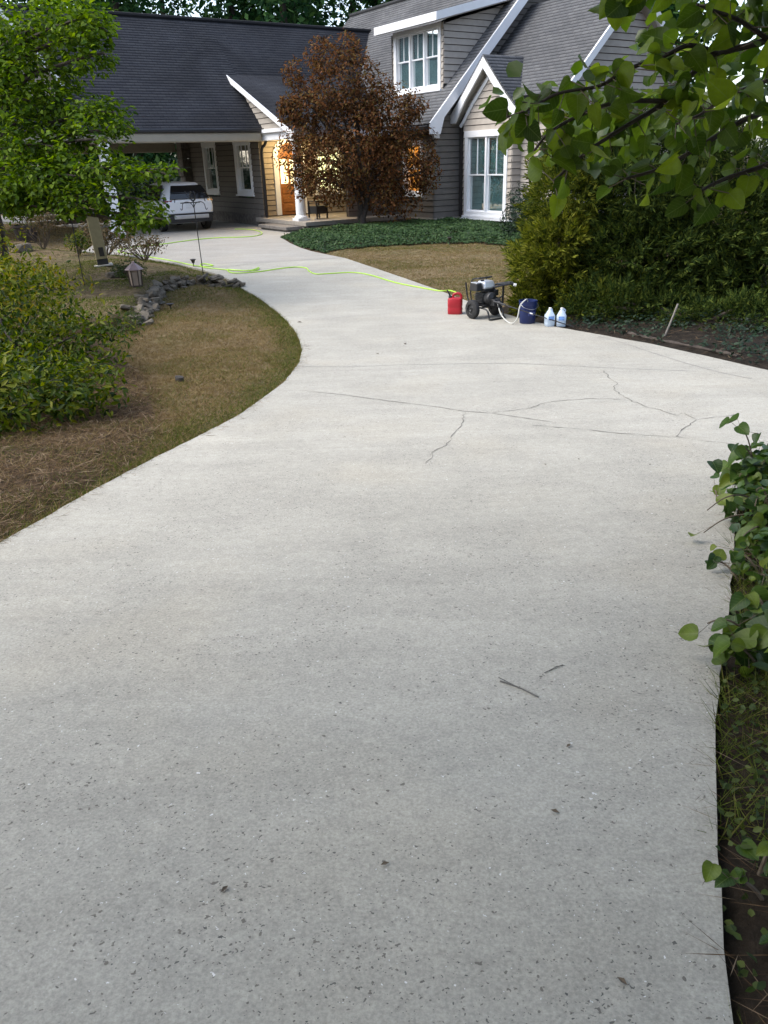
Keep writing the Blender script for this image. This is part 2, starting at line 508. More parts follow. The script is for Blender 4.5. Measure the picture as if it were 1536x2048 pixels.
G['ivy'] = leaf_mat('ivy_leaf', [(.010, .028, .008), (.020, .050, .014), (.036, .078, .020), (.06, .105, .03)], .2, .6, .25)
G['forest'] = leaf_mat('forest_leaf', [(.010, .034, .012), (.018, .055, .020), (.034, .085, .026), (.065, .125, .034)], .3, .8, .08)
G['bigleaf'] = leaf_mat('branch_leaf', [(.030, .060, .008), (.055, .10, .012), (.10, .15, .018)], .45, .38, .5)
G['vine'] = leaf_mat('vine_leaf', [(.026, .060, .014), (.05, .10, .018), (.09, .145, .028)], .35, .4, .45)
G['sparse'] = leaf_mat('sparse_leaf', [(.05, .05, .018), (.10, .080, .034), (.15, .095, .05)], .25, .7, .2)
G['bedgreen'] = leaf_mat('bed_leaf', [(.022, .040, .010), (.050, .075, .016), (.09, .11, .025)], .25, .6, .25)
G['dry_grass'] = leaf_mat('dry_grass', [(.11, .070, .030), (.20, .138, .062), (.29, .215, .105), (.16, .13, .045)], .2, .85, .1)
G['green_grass'] = leaf_mat('green_grass', [(.035, .055, .009), (.065, .092, .014), (.11, .130, .026), (.17, .155, .045)], .25, .85, .08)
G['needles'] = leaf_mat('pine_needles', [(.038, .023, .012), (.080, .047, .024), (.135, .085, .046), (.25, .19, .125)], .1, .85, .1)

# ------------------------------------------------------------------ the lie of the land
def g(Y):
    Y = np.asarray(Y, dtype=np.float64)
    return 0.9 * np.clip(1 - Y / 12, 0, None) ** 1.5 + 0.35 * sst((Y - 14) / 14)

def pdist(X, Y, pts, closed=False):
    """distance from points to a polyline."""
    d = np.full(np.shape(X), 1e9)
    n = len(pts)
    for i in range(n if closed else n - 1):
        x0, y0 = pts[i][:2]; x1, y1 = pts[(i + 1) % n][:2]
        dx, dy = x1 - x0, y1 - y0
        t = np.clip(((X - x0) * dx + (Y - y0) * dy) / (dx * dx + dy * dy + 1e-12), 0, 1)
        d = np.minimum(d, np.hypot(X - x0 - t * dx, Y - y0 - t * dy))
    return d

def inside(X, Y, poly):
    r = np.zeros(np.shape(X), dtype=bool)
    n = len(poly)
    for i in range(n):
        x0, y0 = poly[i][:2]; x1, y1 = poly[(i + 1) % n][:2]
        c = (y0 > Y) != (y1 > Y)
        r ^= c & (X < (x1 - x0) * (Y - y0) / (y1 - y0 + 1e-12) + x0)
    return r

LEFT_EDGE = [(-2.313,4.229), (-2.238,4.593), (-2.153,5.024), (-2.003,5.679), (-1.837,6.245), (-1.663,6.820), (-1.430,7.634), (-1.288,8.474), (-1.152,9.285), (-1.089,10.461), (-1.126,11.368), (-1.216,12.056), (-1.374,12.936), (-1.580,13.759), (-1.857,14.678), (-2.227,15.782), (-2.608,16.741), (-3.008,17.645), (-3.281,18.390), (-3.562,18.972), (-3.909,19.590), (-4.421,20.342), (-5.019,21.075), (-5.637,21.770), (-6.540,22.653), (-7.751,23.673), (-8.895,24.228)]
RIGHT_FAR = [(-3.041,26.462), (-2.597,24.855), (-2.201,23.735), (-1.826,22.935), (-1.398,22.273), (-0.827,21.446), (-0.419,20.541), (-0.043,19.701), (0.523,18.396), (0.926,17.414), (1.288,16.498), (1.680,15.353), (2.085,14.130), (2.531,13.152), (2.889,12.498), (3.361,11.876), (3.862,11.081), (4.232,10.192), (4.440,9.601), (4.611,9.088)]
c1 = [(2.715,9.350), (2.666,8.870), (2.675,8.582), (2.573,8.405), (2.539,8.171), (2.552,7.891), (2.568,7.672), (2.625,7.367), (2.695,7.270), (2.750,7.071), (2.791,7.004)]
c2 = [(2.880,7.117), (2.888,6.950), (2.891,6.850), (2.994,6.876), (3.066,6.907), (3.175,6.934), (3.367,7.011)]
c3 = [(2.884,6.831), (2.744,6.655), (2.619,6.486), (2.534,6.337), (2.504,6.254), (2.597,6.176), (2.697,6.082), (2.824,6.002), (2.871,5.933)]
c4 = [(1.067,7.354), (1.381,7.466), (1.547,7.556), (1.681,7.723), (1.796,7.778), (1.942,7.830), (2.124,7.853), (2.345,7.822), (2.517,7.774)]
c5 = [(0.830,7.429), (0.770,7.141), (0.750,6.943), (0.681,6.723), (0.621,6.513), (0.542,6.201), (0.469,6.081), (0.413,5.979), (0.368,5.791), (0.329,5.667)]
c6 = [(-0.919,8.714), (-0.393,8.402), (-0.007,8.097), (0.601,7.660), (0.832,7.450), (1.067,7.354), (1.322,7.132), (1.623,6.873)]
j1 = [(-1.011,10.178), (-0.387,10.050), (0.266,10.085), (1.305,10.026), (1.812,9.948), (2.398,9.690), (2.955,9.441), (3.392,9.277), (3.713,9.165)]
j2 = [(3.295,11.767), (3.486,11.259), (3.662,10.467), (3.838,9.664), (4.015,9.025), (4.210,8.609)]
j3 = [(-1.020,13.857), (0.034,14.171), (1.214,14.377)]
j4 = [(1.361,6.828), (1.770,6.627), (2.068,6.428), (2.443,6.262)]
HOSE = [(1.455,16.411), (1.279,16.382), (0.896,16.864), (0.388,17.570), (-0.161,18.652), (-0.575,19.072), (-1.103,19.026), (-1.431,19.014), (-1.629,19.474), (-1.736,19.934), (-2.025,20.137), (-2.371,19.899), (-2.825,19.614), (-3.277,19.408), (-3.523,19.594), (-3.673,19.984), (-3.483,19.950), (-3.146,19.744), (-3.014,19.940), (-2.919,20.148), (-2.929,19.851), (-3.146,19.744), (-3.609,19.973), (-4.018,20.195), (-4.402,20.569), (-4.522,20.984), (-4.378,21.037), (-4.172,20.761), (-4.378,20.642)]
HOSE2 = [(-6.595,25.449), (-6.179,26.006), (-5.665,26.590), (-5.074,26.889), (-4.417,26.857), (-3.989,27.057), (-3.829,27.711), (-3.956,28.551), (-4.298,29.522), (-4.746,30.131), (-5.133,30.274)]
TWIG = [(0.432,2.496), (0.501,2.441), (0.557,2.375)]
NEEDLE = [(0.617,2.549), (0.671,2.589), (0.704,2.607)]
DEBRIS = [(0.386,11.592), (-0.025,10.903), (-1.356,13.586), (-0.326,6.573), (0.600,2.071), (1.520,5.666), (1.235,5.543), (2.007,5.461), (1.860,4.627), (0.513,1.179), (0.484,1.750), (-0.026,1.561), (-0.454,1.488)]
MAPLE = [ (-0.43,28.30,2.98, 1.81,1.50,1.31),
 (-1.97,28.00,3.02, 1.14,1.20,1.36),
 (0.88,28.50,2.65, 1.20,1.20,1.19),
 (-0.69,28.30,4.58, 1.28,1.20,1.04),
 (0.34,28.40,4.06, 1.05,1.10,0.78),
 (-1.97,28.00,4.17, 0.95,1.00,0.63),
 (-1.51,28.20,5.50, 0.56,0.70,0.54),
 (-0.61,28.30,5.62, 0.38,0.50,0.65),
 (-2.39,28.00,5.02, 0.41,0.50,0.44),
 (-2.68,27.80,4.04, 0.38,0.50,0.53),
 (1.39,28.40,4.04, 0.42,0.50,0.51),
 (1.69,28.20,2.18, 0.53,0.60,0.82),
 (-1.22,28.00,1.80, 0.99,0.90,0.68),
 (0.52,28.30,1.51, 1.18,0.90,0.84),
 (-2.41,27.80,2.22, 0.49,0.50,0.81) ]
DOGWOOD = [ (-6.32,17.00,4.89, 1.11,1.50,0.59),
 (-5.30,16.50,4.95, 0.72,1.20,0.45),
 (-4.94,16.20,4.37, 0.38,0.80,0.38),
 (-6.27,17.00,4.24, 0.94,1.40,0.49),
 (-6.65,16.50,3.71, 0.65,1.20,0.57),
 (-5.87,16.60,3.57, 0.70,1.10,0.45),
 (-4.95,16.00,3.44, 0.54,0.80,0.30),
 (-5.33,15.80,2.99, 0.86,1.00,0.36),
 (-6.34,16.00,2.94, 0.83,1.20,0.49),
 (-4.54,15.70,3.17, 0.29,0.50,0.20),
 (-5.83,15.60,2.42, 1.00,1.20,0.41),
 (-4.79,15.40,2.52, 0.67,0.80,0.32),
 (-3.99,15.20,2.42, 0.46,0.50,0.13),
 (-3.64,15.10,2.47, 0.26,0.30,0.10),
 (-4.50,15.20,2.02, 0.54,0.70,0.31),
 (-4.05,15.00,1.68, 0.43,0.50,0.21),
 (-5.38,15.40,1.99, 0.64,0.90,0.33),
 (-6.61,15.80,2.14, 0.74,1.10,0.31),
 (-4.53,15.10,1.64, 0.36,0.50,0.24),
 (-4.98,16.40,4.78, 0.43,0.60,0.30),
 (-7.19,17.50,4.48, 0.77,1.50,0.98),
 (-6.66,15.80,1.94, 0.70,0.80,0.19),
 (-5.62,15.30,1.77, 0.36,0.40,0.10),
 (-7.06,16.00,2.19, 0.75,1.00,0.33),
 (-7.92,17.00,2.91, 0.88,1.60,1.20),
 (-8.09,18.00,4.55, 0.89,1.80,1.33) ]
CONIFER_GOLD = [ (3.33,14.60,1.62, 0.70,1.00,1.19),
 (3.13,14.20,0.67, 0.79,1.00,0.75),
 (3.71,13.90,0.18, 0.88,1.00,0.51),
 (2.81,14.00,0.19, 0.53,0.60,0.38),
 (3.43,14.60,2.57, 0.38,0.60,0.61),
 (3.14,14.00,1.18, 0.51,0.80,0.56) ]
CONIFER_GREEN = [ (4.46,14.40,1.92, 0.95,1.20,1.08),
 (4.63,14.00,0.81, 1.13,1.20,0.97),
 (4.25,13.40,0.25, 1.02,0.90,0.49),
 (5.53,14.00,1.20, 1.11,1.30,1.02) ]
CONIFER_DARK = [ (6.21,14.20,1.72, 1.11,1.30,1.07),
 (6.23,13.40,0.51, 1.09,1.20,0.79),
 (7.00,13.50,1.12, 1.33,1.50,1.21),
 (5.53,13.20,0.16, 0.92,0.80,0.48),
 (6.03,12.20,-0.07, 0.63,0.70,0.38) ]
DARKSHRUB = [ (4.27,24.50,0.93, 0.52,0.90,0.84),
 (4.69,24.00,0.81, 0.58,0.90,0.80),
 (4.03,23.80,0.30, 0.44,0.50,0.34) ]
BRANCHES = [ [(1.58,3.00,2.91), (1.24,2.80,2.81), (1.07,2.75,2.77), (0.97,2.70,2.71), (0.89,2.65,2.64), (0.77,2.60,2.58), (0.64,2.55,2.51), (0.53,2.50,2.43)],
 [(1.07,2.75,2.77), (0.96,2.70,2.79), (0.87,2.65,2.76), (0.74,2.60,2.72), (0.66,2.55,2.68), (0.53,2.50,2.66), (0.44,2.45,2.62), (0.37,2.40,2.60)],
 [(1.58,3.00,2.91), (1.35,2.90,3.01), (0.97,2.70,2.95), (0.74,2.60,2.92), (0.64,2.55,2.90)],
 [(1.58,2.90,2.64), (1.37,2.80,2.63), (1.17,2.70,2.59), (1.02,2.60,2.53), (0.89,2.60,2.46), (0.76,2.55,2.43)],
 [(1.58,2.90,2.64), (1.37,2.70,2.52), (1.21,2.60,2.46), (1.08,2.60,2.42), (0.99,2.55,2.39)],
 [(0.89,2.65,2.64), (0.74,2.60,2.64), (0.62,2.55,2.61), (0.51,2.50,2.56), (0.46,2.50,2.50)],
 [(1.58,3.00,2.91), (1.28,2.60,2.73), (1.13,2.50,2.68), (1.00,2.45,2.64), (0.90,2.40,2.59), (0.84,2.40,2.57)],
 [(1.24,2.80,2.81), (1.10,2.70,2.85), (1.00,2.65,2.87), (0.93,2.60,2.88)] ]
IVY_FRONT = [(-3.041,26.462), (-2.210,23.845), (-1.408,22.462), (-0.730,22.804), (0.111,23.440), (1.419,23.799), (2.819,23.372), (4.037,22.192), (4.547,20.736)]
LAWN_MIX = [(-0.829,21.533), (4.070,22.380)]


HA = math.radians(32.9)
HO = Vector((-4.18, 31.58, 0))
HB = Vector((math.cos(HA), math.sin(HA), 0))      # local x of the house
HAx = Vector((-math.sin(HA), math.cos(HA), 0))    # local y of the house
def H2W(b, a): 
    q = HO + HB * b + HAx * a
    return (q.x, q.y)

STONE_LINE = [(-2.95, 17.75), (-3.2, 17.62), (-3.5, 17.62), (-3.94, 17.78), (-4.33, 17.55), (-4.5, 16.9), (-4.42, 15.8), (-4.25, 14.5), (-4.1, 13.5)]
BED = STONE_LINE + [(-5.2, 12.3), (-9, 11.5), (-16, 11), (-16, 26), (-8.9, 24.2)] + LEFT_EDGE[-2:16:-1]
NEAR_EDGE = [(-2.313, 4.229), (-2.42, 3.2), (-2.5, 1.5), (-2.55, -3.0)]
RIGHT_NEAR = [(3.6, 6.15), (3.11, 5.92), (2.69, 5.39), (2.30, 4.61), (1.98, 3.95), (1.75, 3.44), (1.50, 2.92), (1.29, 2.50), (1.15, 2.2), (1.08, 2.03), (1.0, 1.83), (.94, 1.68), (.855, 1.45), (.78, 1.26), (.72, 1.07), (.65, .6), (.6, -.5), (.62, -3.0)]
LE1 = LEFT_EDGE[:23]            # up to the joint across the drive
LE2 = LEFT_EDGE[22:]
RF2 = RIGHT_FAR[:6]
RF1 = RIGHT_FAR[5:]
DRIVE = NEAR_EDGE[::-1] + LE1[1:] + [(-2.9, 21.05), (-1.8, 21.3)] + RF1 + [(5.3, 8.3), (8, 7.9), (15, 7.9), (15, 6.4), (8, 6.35), (5, 6.25)] + RIGHT_NEAR
COURT = [LE1[-1]] + LE2[1:] + [(-8.7, 24.75), (-9.15, 27.5), (-9.75, 31.5), (-12.4, 34.6), (-17.5, 39.5), (-30, 50), (-30, 56), (-16, 45)] + [H2W(-4.5, 13), H2W(.02, 8.5), H2W(.02, -.55), H2W(-.22, -.8), H2W(-.22, -3.62), (-2.62, 27.7)] + RF2 + [(-1.8, 21.3), (-2.9, 21.05)]
def ragged(poly, seed, amp=.007, step=.11):
    rr = random.Random(seed); out = []
    for a, b in zip(poly, poly[1:] + poly[:1]):
        d = math.hypot(b[0] - a[0], b[1] - a[1]); n = max(1, int(d / step)) if max(a[1], b[1]) < 16 else 1
        out.append(a)
        for k in range(1, n): out.append((a[0] + (b[0] - a[0]) * k / n + rr.uniform(-amp, amp), a[1] + (b[1] - a[1]) * k / n + rr.uniform(-amp, amp)))
    return out

def on_drive(X, Y): return inside(X, Y, DRIVE) | inside(X, Y, COURT)
def edge_dist(X, Y): return np.minimum(pdist(X, Y, DRIVE, True), pdist(X, Y, COURT, True))

def g2(X, Y):
    """ground beside the drive: flat lawn, the raised bed, slightly lower than the slab at its rim."""
    X = np.asarray(X, float); Y = np.asarray(Y, float)
    z = g(Y)
    ins = inside(X, Y, BED)
    h = np.where(ins, .27 * np.minimum(sst(pdist(X, Y, STONE_LINE) / .3), sst(pdist(X, Y, LEFT_EDGE[16:]) / 1.6)), 0)
    P = np.stack([X, Y, X * 0], -1)
    ed = edge_dist(X, Y)
    od = on_drive(X, Y)
    rough = (vnoise(P, .9) - .5) * .10 * sst(ed / 1.0) + (vnoise(P, 4.0) - .5) * .035 * sst(ed / .3)
    rim = -.025 + .03 * sst(ed / .35)
    right = np.where(X > 1.0, .10 * sst((ed - .1) / 1.4), 0) * (Y < 16)
    z = z + np.where(od, -.12 * sst(ed / .12) - .03, h + rough + rim + right)
    far = sst((Y - 48) / 30)
    return z + far * 1.5

def gz(x, y): return float(g2(np.array([x]), np.array([y]))[0])

# one ground sheet: fine where the camera sees it, coarse to the horizon
def make_ground():
    xs = np.concatenate([np.linspace(-260, -16, 22)[:-1], np.arange(-16, -6, .4), np.arange(-6, 6, .13), np.arange(6, 14, .35), np.linspace(14, 260, 24)])
    ys = np.concatenate([np.linspace(-200, -4, 16)[:-1], np.arange(-4, 0, .3), np.arange(0, 26, .14), np.arange(26, 60, .5), np.linspace(60, 420, 24)])
    X, Y = np.meshgrid(xs, ys)
    sh = X.shape
    Xf, Yf = X.ravel(), Y.ravel()
    Z = g2(Xf, Yf)
    V = np.stack([Xf, Yf, Z], 1)
    ny, nx = sh
    i = (np.arange(ny - 1)[:, None] * nx + np.arange(nx - 1)[None, :]).ravel()
    F = np.stack([i, i + 1, i + nx + 1, i + nx], 1)
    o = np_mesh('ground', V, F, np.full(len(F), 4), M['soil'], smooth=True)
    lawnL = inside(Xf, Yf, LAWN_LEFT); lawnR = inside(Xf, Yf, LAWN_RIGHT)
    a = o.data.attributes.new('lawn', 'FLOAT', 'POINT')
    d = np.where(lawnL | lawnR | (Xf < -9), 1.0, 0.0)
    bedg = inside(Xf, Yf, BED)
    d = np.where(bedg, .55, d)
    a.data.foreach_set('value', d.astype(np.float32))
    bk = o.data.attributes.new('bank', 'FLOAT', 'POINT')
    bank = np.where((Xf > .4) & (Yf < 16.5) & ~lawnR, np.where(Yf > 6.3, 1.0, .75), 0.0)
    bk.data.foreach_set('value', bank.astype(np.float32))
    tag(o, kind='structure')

LAWN_LEFT = STONE_LINE + [(-4.3, 12.3), (-3.2, 10.2), (-2.5, 8.3), (-2.15, 7.2), (-2.0, 6.3), (-2.2, 5.0), (-2.313, 4.23)] + LEFT_EDGE[1:18]
LAWN_RIGHT = [(-.83, 21.45)] + RIGHT_FAR[6:13] + [(2.7, 15.2), (4.5, 17.5), (4.6, 20.7)] + IVY_FRONT[-2:1:-1]
make_ground()

def slab(name, poly, mat):
    import bmesh
    bm = bmesh.new()
    vs = [bm.verts.new((x, y, 0)) for x, y in poly]
    f = bm.faces.new(vs)
    bmesh.ops.triangulate(bm, faces=[f])
    ymin, ymax = min(p[1] for p in poly), min(max(p[1] for p in poly), 30)
    y = math.ceil(ymin / .35) * .35
    while y < ymax:
        geom = bm.verts[:] + bm.edges[:] + bm.faces[:]
        bmesh.ops.bisect_plane(bm, geom=geom, plane_co=(0, y, 0), plane_no=(0, 1, 0), dist=1e-5)
        y += .35 if y < 14 else 1.0
    if bm.faces and sum(f.normal.z for f in bm.faces) < 0:
        bmesh.ops.reverse_faces(bm, faces=bm.faces[:])
    r = bmesh.ops.extrude_face_region(bm, geom=bm.faces[:])
    top = [e for e in r['geom'] if isinstance(e, bmesh.types.BMVert)]
    tops = set(top)
    for v in bm.verts:
        v.co.z = float(g(v.co.y)) + (0.0 if v in tops else -.11)
    bmesh.ops.recalc_face_normals(bm, faces=bm.faces[:])
    me = bpy.data.meshes.new(name); bm.to_mesh(me); bm.free()
    me.materials.append(mat)
    o = bpy.data.objects.new(name, me); COL.objects.link(o)
    return tag(o, kind='structure')
drive = slab('driveway', ragged(DRIVE, 4), M['concrete'])
court = slab('parking_court', COURT, M['concrete_court'])

def densify(pts, step):
    out = []
    for (a, b) in zip(pts[:-1], pts[1:]):
        d = math.hypot(b[0] - a[0], b[1] - a[1]); n = max(1, int(d / step))
        for k in range(n):
            t = k / n
            out.append((a[0] + (b[0] - a[0]) * t, a[1] + (b[1] - a[1]) * t))
    out.append(tuple(pts[-1])); return out

def strip(name, pts, w, mat, parent, jit=0.0, zoff=.003, step=.06):
    """a crack or a joint: a thin ribbon following the slab."""
    r = random.Random(len(pts) * 7 + int(pts[0][0] * 100))
    P = densify(pts, step)
    if jit:
        P = [(x + r.uniform(-jit, jit), y + r.uniform(-jit, jit)) if 0 < i < len(P) - 1 else (x, y) for i, (x, y) in enumerate(P)]
    mb = MB(); vs = []; fs = []
    for i, (x, y) in enumerate(P):
        a = P[max(i - 1, 0)]; b = P[min(i + 1, len(P) - 1)]
        tx, ty = b[0] - a[0], b[1] - a[1]; L = math.hypot(tx, ty) or 1
        ww = w * (r.uniform(.15, 2.0) if jit else 1.0) * (.25 if i in (0, len(P) - 1) and jit else 1)
        nx, ny = -ty / L * ww / 2, tx / L * ww / 2
        for s in (1, -1):
            px, py = x + s * nx, y + s * ny
            vs.append((px, py, float(g(py)) + zoff))
        if i: fs.append((2 * i - 2, 2 * i - 1, 2 * i + 1, 2 * i))
    mb.add(vs, fs)
    return mb.build(name, mat, parent)
for c in (c1, c2, c3, c4, c5): strip('crack', c, .0065, M['crack'], drive, .017)
strip('crack', c6, .009, M['crack'], drive, .006)
strip('crack', j4, .008, M['crack'], drive, .012)
for j in (j1, j2, j3): strip('joint', j, .011, M['joint'], drive)
strip('joint', [(-4.42, 20.36), (-2.9, 21.06), (-1.8, 21.31), (-.83, 21.46)], .03, M['joint'], drive, zoff=.004)

# ------------------------------------------------------------------ the house
house = empty('house', (HO.x, HO.y, 0), HA, 'taupe clapboard house with grey shingle roofs, attached carport and lit porch', 'house')

def bp(plane, c):
    """maps (u, off, z) to house coordinates; off is outwards, towards the drive."""
    if plane == 'b': return lambda u, off, z: (c - off, u, z)
    return lambda u, off, z: (u, c - off, z)

def wall(plane, c, z0, z1, lo, hi, openings=(), mat='siding', exp=.19, parent=None, thick=.12, boards=True, name='wall'):
    """clapboard wall: lo/hi give the ends as functions of z, openings are (u0,u1,z0,z1)."""
    f = bp(plane, c)
    n = max(1, round((z1 - z0) / exp)); h = (z1 - z0) / n
    back = MB(); pieces = []
    for k in range(n):
        a, b = z0 + k * h, z0 + (k + 1) * h
        l0, r0, l1, r1 = lo(a), hi(a), lo(b), hi(b)
        if r0 - l0 < .03: continue
        if r1 < l1: l1 = r1 = (l1 + r1) / 2
        segs = [(l0, r0, l1, r1)]
        mid = (a + b) / 2
        for o in openings:
            if callable(o): oo = o(mid)
            else: oo = (o[0], o[1]) if o[2] < mid < o[3] else None
            if not oo: continue
            ns = []
            for s in segs:
                if oo[1] <= min(s[0], s[2]) or oo[0] >= max(s[1], s[3]): ns.append(s); continue
                if oo[0] - max(s[0], s[2]) > .02: ns.append((s[0], oo[0], s[2], oo[0]))
                if min(s[1], s[3]) - oo[1] > .02: ns.append((oo[1], s[1], oo[1], s[3]))
            segs = ns
        for s in segs: pieces.append((s, a, b))
    for s, a, b in pieces:
        back.hexa([f(s[0], 0, a), f(s[1], 0, a), f(s[1], -thick, a), f(s[0], -thick, a)],
                  [f(s[2], 0, b), f(s[3], 0, b), f(s[3], -thick, b), f(s[2], -thick, b)])
    w = back.build(name, M['siding_gap_shade'], house)
    if boards:
        for s, a, b in pieces:
            m = MB()
            m.hexa([f(s[0], .036, a + .004), f(s[1], .036, a + .004), f(s[1], .001, a + .004), f(s[0], .001, a + .004)],
                   [f(s[2], .012, b - .016), f(s[3], .012, b - .016), f(s[3], .001, b - .016), f(s[2], .001, b - .016)])
            m.build('siding_board', M[mat], w)
    return w

def window(plane, c, u0, u1, z0, z1, trim=.11, units=1, muntins=1, rail=.5, glow=None, curtain='curtain', sill=True, head=None, door=False):
    f = bp(plane, c)
    def bx(mb, a, b, o0, o1, p, q):
        mb.hexa([f(a, o1, p), f(b, o1, p), f(b, o0, p), f(a, o0, p)], [f(a, o1, q), f(b, o1, q), f(b, o0, q), f(a, o0, q)])
    fr = MB(); hd = head or trim
    bx(fr, u0, u0 + trim, -.10, .05, z0, z1 - hd); bx(fr, u1 - trim, u1, -.10, .05, z0, z1 - hd)
    bx(fr, u0 - .02, u1 + .02, -.10, .06, z1 - hd, z1)
    bx(fr, u0 + trim, u1 - trim, -.10, .05, z0, z0 + trim * .9)
    W = (u1 - u0 - 2 * trim); mw = .085
    uw = (W - mw * (units - 1)) / units
    for k in range(1, units):
        a = u0 + trim + k * uw + (k - 1) * mw
        bx(fr, a, a + mw, -.10, .035, z0 + trim * .9, z1 - hd)
    win = fr.build('window', M['trim'], house, bevel=.006)
    if sill:
        s = MB(); bx(s, u0 - .05, u1 + .05, -.02, .10, z0 - .05, z0); s.build('sill', M['trim'], win)
    zb, zt = z0 + trim * .9, z1 - hd
    zm = zb + (zt - zb) * rail
    for k in range(units):
        a = u0 + trim + k * (uw + mw); b = a + uw
        sw = .045
        for lo_, hi_, off in ((zm - .02, zt, -.025), (zb, zm + .02, -.06)):
            s = MB()
            bx(s, a, a + sw, off - .035, off, lo_, hi_); bx(s, b - sw, b, off - .035, off, lo_, hi_)
            bx(s, a + sw, b - sw, off - .035, off, lo_, lo_ + sw); bx(s, a + sw, b - sw, off - .035, off, hi_ - sw, hi_)
            s.build('sash', M['trim'], win)
            p = MB(); bx(p, a + sw, b - sw, off - .022, off - .016, lo_ + sw, hi_ - sw); p.build('pane', M['glass'], win)
        for q in range(1, muntins + 1):
            mu = MB(); x = a + uw * q / (muntins + 1)
            bx(mu, x - .013, x + .013, -.052, -.022, zm + .025, zt - sw); mu.build('muntin', M['trim'], win)
        # curtain or blind hung behind the panes
        cu = MB(); nf = max(6, int(uw / .05)); vs = []; fs = []
        for i in range(nf + 1):
            x = a + uw * i / nf; o = -.115 - (.035 if i % 2 else 0)
            vs += [f(x, o, zb), f(x, o, zt)]
            if i: fs.append((2 * i - 2, 2 * i, 2 * i + 1, 2 * i - 1))
        cu.add(vs, fs); cu.build('curtain', M[glow or curtain], win)
    return win

def roof(name, e0, e1, r0, r1, mat, exp=.143, thick=.14, parent=None):
    step = .004 if mat is M['shingle_dark'] else .012
    """stepped shingle courses from the eave line e0-e1 up to the ridge line r0-r1."""
    e0, e1, r0, r1 = map(Vector, (e0, e1, r0, r1))
    n = max(2, round(((r0 - e0).length) / exp))
    nrm = (e1 - e0).cross(r0 - e0).normalized()
    if nrm.z < 0: nrm = -nrm
    V = []; F = []; UV = []
    Lu = (e1 - e0).length; Lv = (r0 - e0).length
    def P(s, t): return (e0.lerp(e1, s)).lerp(r0.lerp(r1, s), t)
    for k in range(n):
        t0, t1 = k / n, (k + 1) / n
        b = len(V)
        q = [P(0, t0) + nrm * step, P(1, t0) + nrm * step, P(1, t1) + nrm * .003, P(0, t1) + nrm * .003]
        V += q + [P(0, t0), P(1, t0)]
        F += [b, b + 1, b + 2, b + 3]; UV += [(0, t0 * Lv), (Lu, t0 * Lv), (Lu, t1 * Lv - .001), (0, t1 * Lv - .001)]
        F += [b + 4, b + 5, b + 1, b]; UV += [(0, t0 * Lv)] * 4
    cnt = [4] * (2 * n)
    b = len(V)
    V += [P(0, 0), P(1, 0), P(1, 1), P(0, 1)] + [q - nrm * thick for q in (P(0, 0), P(1, 0), P(1, 1), P(0, 1))]
    for fc in ((7, 6, 5, 4), (0, 1, 5, 4), (1, 2, 6, 5), (2, 3, 7, 6), (3, 0, 4, 7)):
        F += [b + i for i in fc]; UV += [(0, 0)] * 4; cnt.append(4)
    return np_mesh(name, [tuple(q) for q in V], F, cnt, mat, parent or house, uv=UV)

def rake_board(name, pts, a_plane, width, depth, flare=0.0, mat='trim', axis='b'):
    """white board under a sloping roof edge; pts (u,z) of its top edge from foot to apex."""
    (u0, z0), (u1, z1) = pts
    d = Vector((u1 - u0, z1 - z0)).normalized(); nn = Vector((d.y, -d.x)) if d.x > 0 else Vector((-d.y, d.x))
    poly = [(u0, z0), (u1, z1), (u1, z1 - width / abs(d.x))]
    if flare:
        s = .55
        sg = 1 if d.x > 0 else -1
        poly += [(u0 + d.x * s + nn.x * width, z0 + d.y * s + nn.y * width), (u0 + sg * (width + flare) * .95, z0 + .02 - .12), (u0 + sg * (width + flare) * .82, z0 - .32), (u0 + .01 * sg, z0 - .32)]
    else:
        poly += [(u0, z0 - width / abs(d.x))]
    m = MB()
    if axis == 'b':
        m.prism(poly, lambda u, z: (u, a_plane, z), lambda u, z: (u, a_plane + depth, z))
    else:
        m.prism(poly, lambda u, z: (a_plane, u, z), lambda u, z: (a_plane + depth, u, z))
    return m.build(name, M[mat], house)

ZB = .60        # underside of the siding of the main block
# -- carport wing: ridge along x (b), eave at a = -.45
CR_a, CR_z, CE_a, CE_z = 4.0, 7.55, -.5, 3.66
roof('roof', (-12.6, CE_a, CE_z), (.12, CE_a, CE_z), (-12.6, CR_a, CR_z), (.12, CR_a, CR_z), M['shingle_dark'])
roof('roof', (.12, .60, CE_z + (.60 - CE_a) * (CR_z - CE_z) / (CR_a - CE_a)), (7.9, .60, CE_z + (.60 - CE_a) * (CR_z - CE_z) / (CR_a - CE_a)), (.12, CR_a, CR_z), (7.9, CR_a, CR_z), M['shingle_dark'])
roof('roof', (7.9, 8.5, CE_z), (-12.6, 8.5, CE_z), (7.9, CR_a, CR_z), (-12.6, CR_a, CR_z), M['shingle_dark'])
m = MB(); m.tube([(-12.6, CR_a, CR_z + .02), (7.6, CR_a, CR_z + .02)], .09, 8); m.build('ridge_cap', M['shingle_dark'], house)
m = MB(); m.box((-6.2, -.47, 3.39), (12.1, .24, .30)); m.build('beam', M['beam'], house, bevel=.05)
m = MB(); m.box((-6.2, -.58, 3.60), (12.5, .14, .13)); m.build('gutter', M['gutter'], house, bevel=.04)
m = MB(); m.tube(smooth_path([(.02, -.58, 3.58), (.10, -.52, 3.40), (.10, -.30, 3.15), (.04, -.14, 2.95), (.04, -.13, 2.0), (.04, -.13, .42)], 5), .055, 8); m.build('downspout', M['gutter'], house)
m = MB(); m.box((-6.1, 4.0, 3.50), (12.0, 8.7, .05)); m.build('ceiling', M['soffit'], house)
